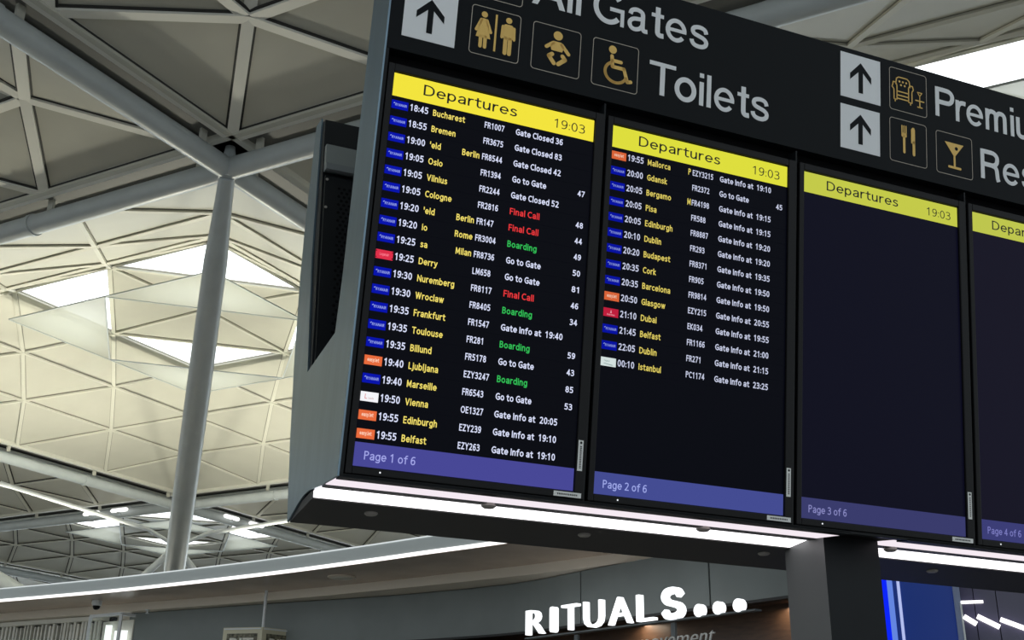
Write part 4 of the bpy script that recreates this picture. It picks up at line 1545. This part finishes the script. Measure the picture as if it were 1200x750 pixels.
b.build('back_panel', M['slat'], case)

# hanging two-faced lantern sign on a rod
K0, KL, KR = Vector((-3.475, 16.70, 0)), Vector((-4.07, 16.875, 0)), Vector((-3.078, 17.08, 0))
KB = KL + KR - K0
zt, zb_ = EYE + 1.885, EYE + 1.15
pub = empty('hanging_sign', (K0.x, K0.y, zb_))
tag(pub, 'cream framed box sign hanging from a thin rod before the dark fascia', 'hanging sign')
M['gilt'] = mat('cream_gilt_frame', (0.72, 0.68, 0.50, 1), 0.4)
M['ornate'] = mat('olive_ornament_panel', (0.16, 0.15, 0.10, 1), 0.5, noise=0.8, nscale=22)
b = MB(pub.location)
qs = [K0, KL, KB, KR]
b.add([(q.x, q.y, zb_) for q in qs] + [(q.x, q.y, zt) for q in qs], [(0, 1, 2, 3), (7, 6, 5, 4), (0, 4, 5, 1), (1, 5, 6, 2), (2, 6, 7, 3), (3, 7, 4, 0)])
b.build('box', M['gilt'], pub)
M['pub_letter'] = mat('ivory_letter', (0.85, 0.83, 0.74, 1), 0.5)
for P0, P1, txt in ((KL, K0, 'BIT'), (K0, KR, 'BIT')):
    dv = P1 - P0
    L_ = dv.length
    dv = dv.normalized()
    nv = Vector((dv.y, -dv.x, 0))
    fn = lambda u, v, d, P0=P0, dv=dv, nv=nv: P0 + dv * u + nv * (0.006 + d) + Vector((0, 0, v))
    f = MB(pub.location)
    f.prism([(0.07, zb_ + 0.07), (L_ - 0.07, zb_ + 0.07), (L_ - 0.07, zt - 0.085), (0.07, zt - 0.085)], fn, 0, 0.004)
    pn = f.build('face_panel', M['ornate'], pub)
    f = MB(pub.location)
    for x0_, x1_, y0_, y1_ in ((0.02, L_ - 0.02, zt - 0.03, zt - 0.012), (0.02, L_ - 0.02, zb_ + 0.012, zb_ + 0.03)):
        f.prism([(x0_, y0_), (x1_, y0_), (x1_, y1_), (x0_, y1_)], fn, 0, 0.012)
    f.build('moulding', M['whitesteel'], pub)
    f = MB(pub.location)
    word(f, txt, 0.12, zt - 0.30, 0.15, lambda u, v, d: fn(u, v, d + 0.006), width=L_ - 0.24, weight=0.02, depth=0.006)
    f.build('lettering', M['pub_letter'], pn)
b = MB(pub.location)
rp = K0 + Vector((0.0, 0.03, 0))
b.tube([(rp.x, rp.y, zt - 0.01), (rp.x, rp.y, ZS)], 0.022, 12)
b.build('rod', M['whitesteel'], pub, smooth=True)

# blue lit shop beyond the pylon
ta = R(-15)
BT = Vector((cos(ta), sin(ta), 0))
BN = Vector((-sin(ta), cos(ta), 0))
BC = Vector((3.18135, 8.41897, EYE))


def blue(s_, z_, d=0.0):
    return BC + BT * s_ + Vector((0, 0, z_)) - BN * d


def slab(name, s0, s1, z0_, z1_, d0_, d1_, m, parent):
    b = MB(parent.location)
    b.prism([(s0, z0_), (s1, z0_), (s1, z1_), (s0, z1_)], blue, d0_, d1_)
    return b.build(name, m, parent)


wall_x = empty('wall_right', tuple(blue(0.3, -EYE)))
tag(wall_x, kind='structure')
M['bluewall'] = mat('deep_blue_lightbox', (0.012, 0.03, 0.14, 1), 0.25, emit=srgb(19, 38, 98), estr=0.85)  # glow stands for the blue LED light falling on the panel
M['plum'] = mat('dark_plum_glass', (0.07, 0.062, 0.12, 1), 0.15, spec=0.6)
M['post'] = mat('blue_grey_post', (0.26, 0.31, 0.48, 1), 0.4)
slab('blue_panel', -0.60, 0.055, -EYE, 1.75, -0.06, 0.0, M['bluewall'], wall_x)
slab('post', 0.055, 0.100, -EYE, 1.75, -0.06, 0.03, M['post'], wall_x)
slab('post_edge', 0.092, 0.104, -EYE, 1.20, 0.03, 0.034, M['whitesteel'], wall_x)
for s0, s1 in ((0.104, 0.190), (0.196, 0.342), (0.348, 0.62), (0.626, 0.9), (0.906, 1.3), (1.306, 1.8)):
    slab('glass_panel', s0, s1, -EYE, 1.75, -0.06, 0.0, M['plum'], wall_x)
slab('seam', 0.100, 1.8, -EYE, 1.75, -0.08, -0.06, M['void'], wall_x)
M['blue_led'] = glow('vivid_blue_led', (0.004, 0.02, 0.95, 1), 1.0)
M['blue_led_soft'] = glow('pale_blue_led', srgb(105, 140, 235), 0.9)
M['lilac'] = glow('lilac_led', srgb(178, 190, 240), 1.0)
b1 = empty('led_strip', tuple(blue(-0.40, -EYE)))
tag(b1, 'wide vivid blue lit strip running up beside the dark pylon', 'light strip')
slab('strip', -0.430, -0.396, -EYE + 0.01, 1.75, 0.002, 0.02, M['blue_led'], b1)
slab('soft_edge', -0.396, -0.357, -EYE + 0.01, 1.75, 0.002, 0.02, M['blue_led_soft'], b1)
b2 = empty('led_strip', tuple(blue(-0.32, -EYE)))
tag(b2, 'narrow pale lilac lit strip on the deep blue panel', 'light strip')
slab('strip', -0.326, -0.306, -EYE + 0.01, 1.75, 0.002, 0.02, M['lilac'], b2)
M['tube_lamp'] = glow('white_tube_lamp', (1.0, 0.98, 1.0, 1), 1.8)  # lamp reflections in the glass, built as glowing bars
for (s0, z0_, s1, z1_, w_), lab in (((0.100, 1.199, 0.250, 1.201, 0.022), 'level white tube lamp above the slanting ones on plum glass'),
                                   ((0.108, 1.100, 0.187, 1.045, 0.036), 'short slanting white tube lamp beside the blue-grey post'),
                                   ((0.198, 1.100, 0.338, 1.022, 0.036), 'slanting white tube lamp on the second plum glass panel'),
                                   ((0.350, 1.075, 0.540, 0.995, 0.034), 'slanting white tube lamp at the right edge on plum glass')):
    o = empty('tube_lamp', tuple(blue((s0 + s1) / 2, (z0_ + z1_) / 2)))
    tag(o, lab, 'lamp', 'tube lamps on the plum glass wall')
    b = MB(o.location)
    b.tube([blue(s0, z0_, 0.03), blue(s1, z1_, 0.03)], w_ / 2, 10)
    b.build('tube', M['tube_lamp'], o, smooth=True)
    b = MB(o.location)
    mx_, mz_ = (s0 + s1) / 2, (z0_ + z1_) / 2
    b.prism([(mx_ - 0.01, mz_ - 0.008), (mx_ + 0.01, mz_ - 0.008), (mx_ + 0.01, mz_ + 0.008), (mx_ - 0.01, mz_ + 0.008)], blue, 0.0, 0.03)
    b.build('bracket', M['whitesteel'], o)  # added stand-off behind the reflection bar

# lamps inside the timber-lined shop and under the canopy
for x, y in ((1.6, 14.2), (3.0, 12.4)):
    li = area_light('shop_downlight', (x, y, fz + 0.05), (x, y, 0), 0.3, SHOP, (1.0, 0.82, 0.62))
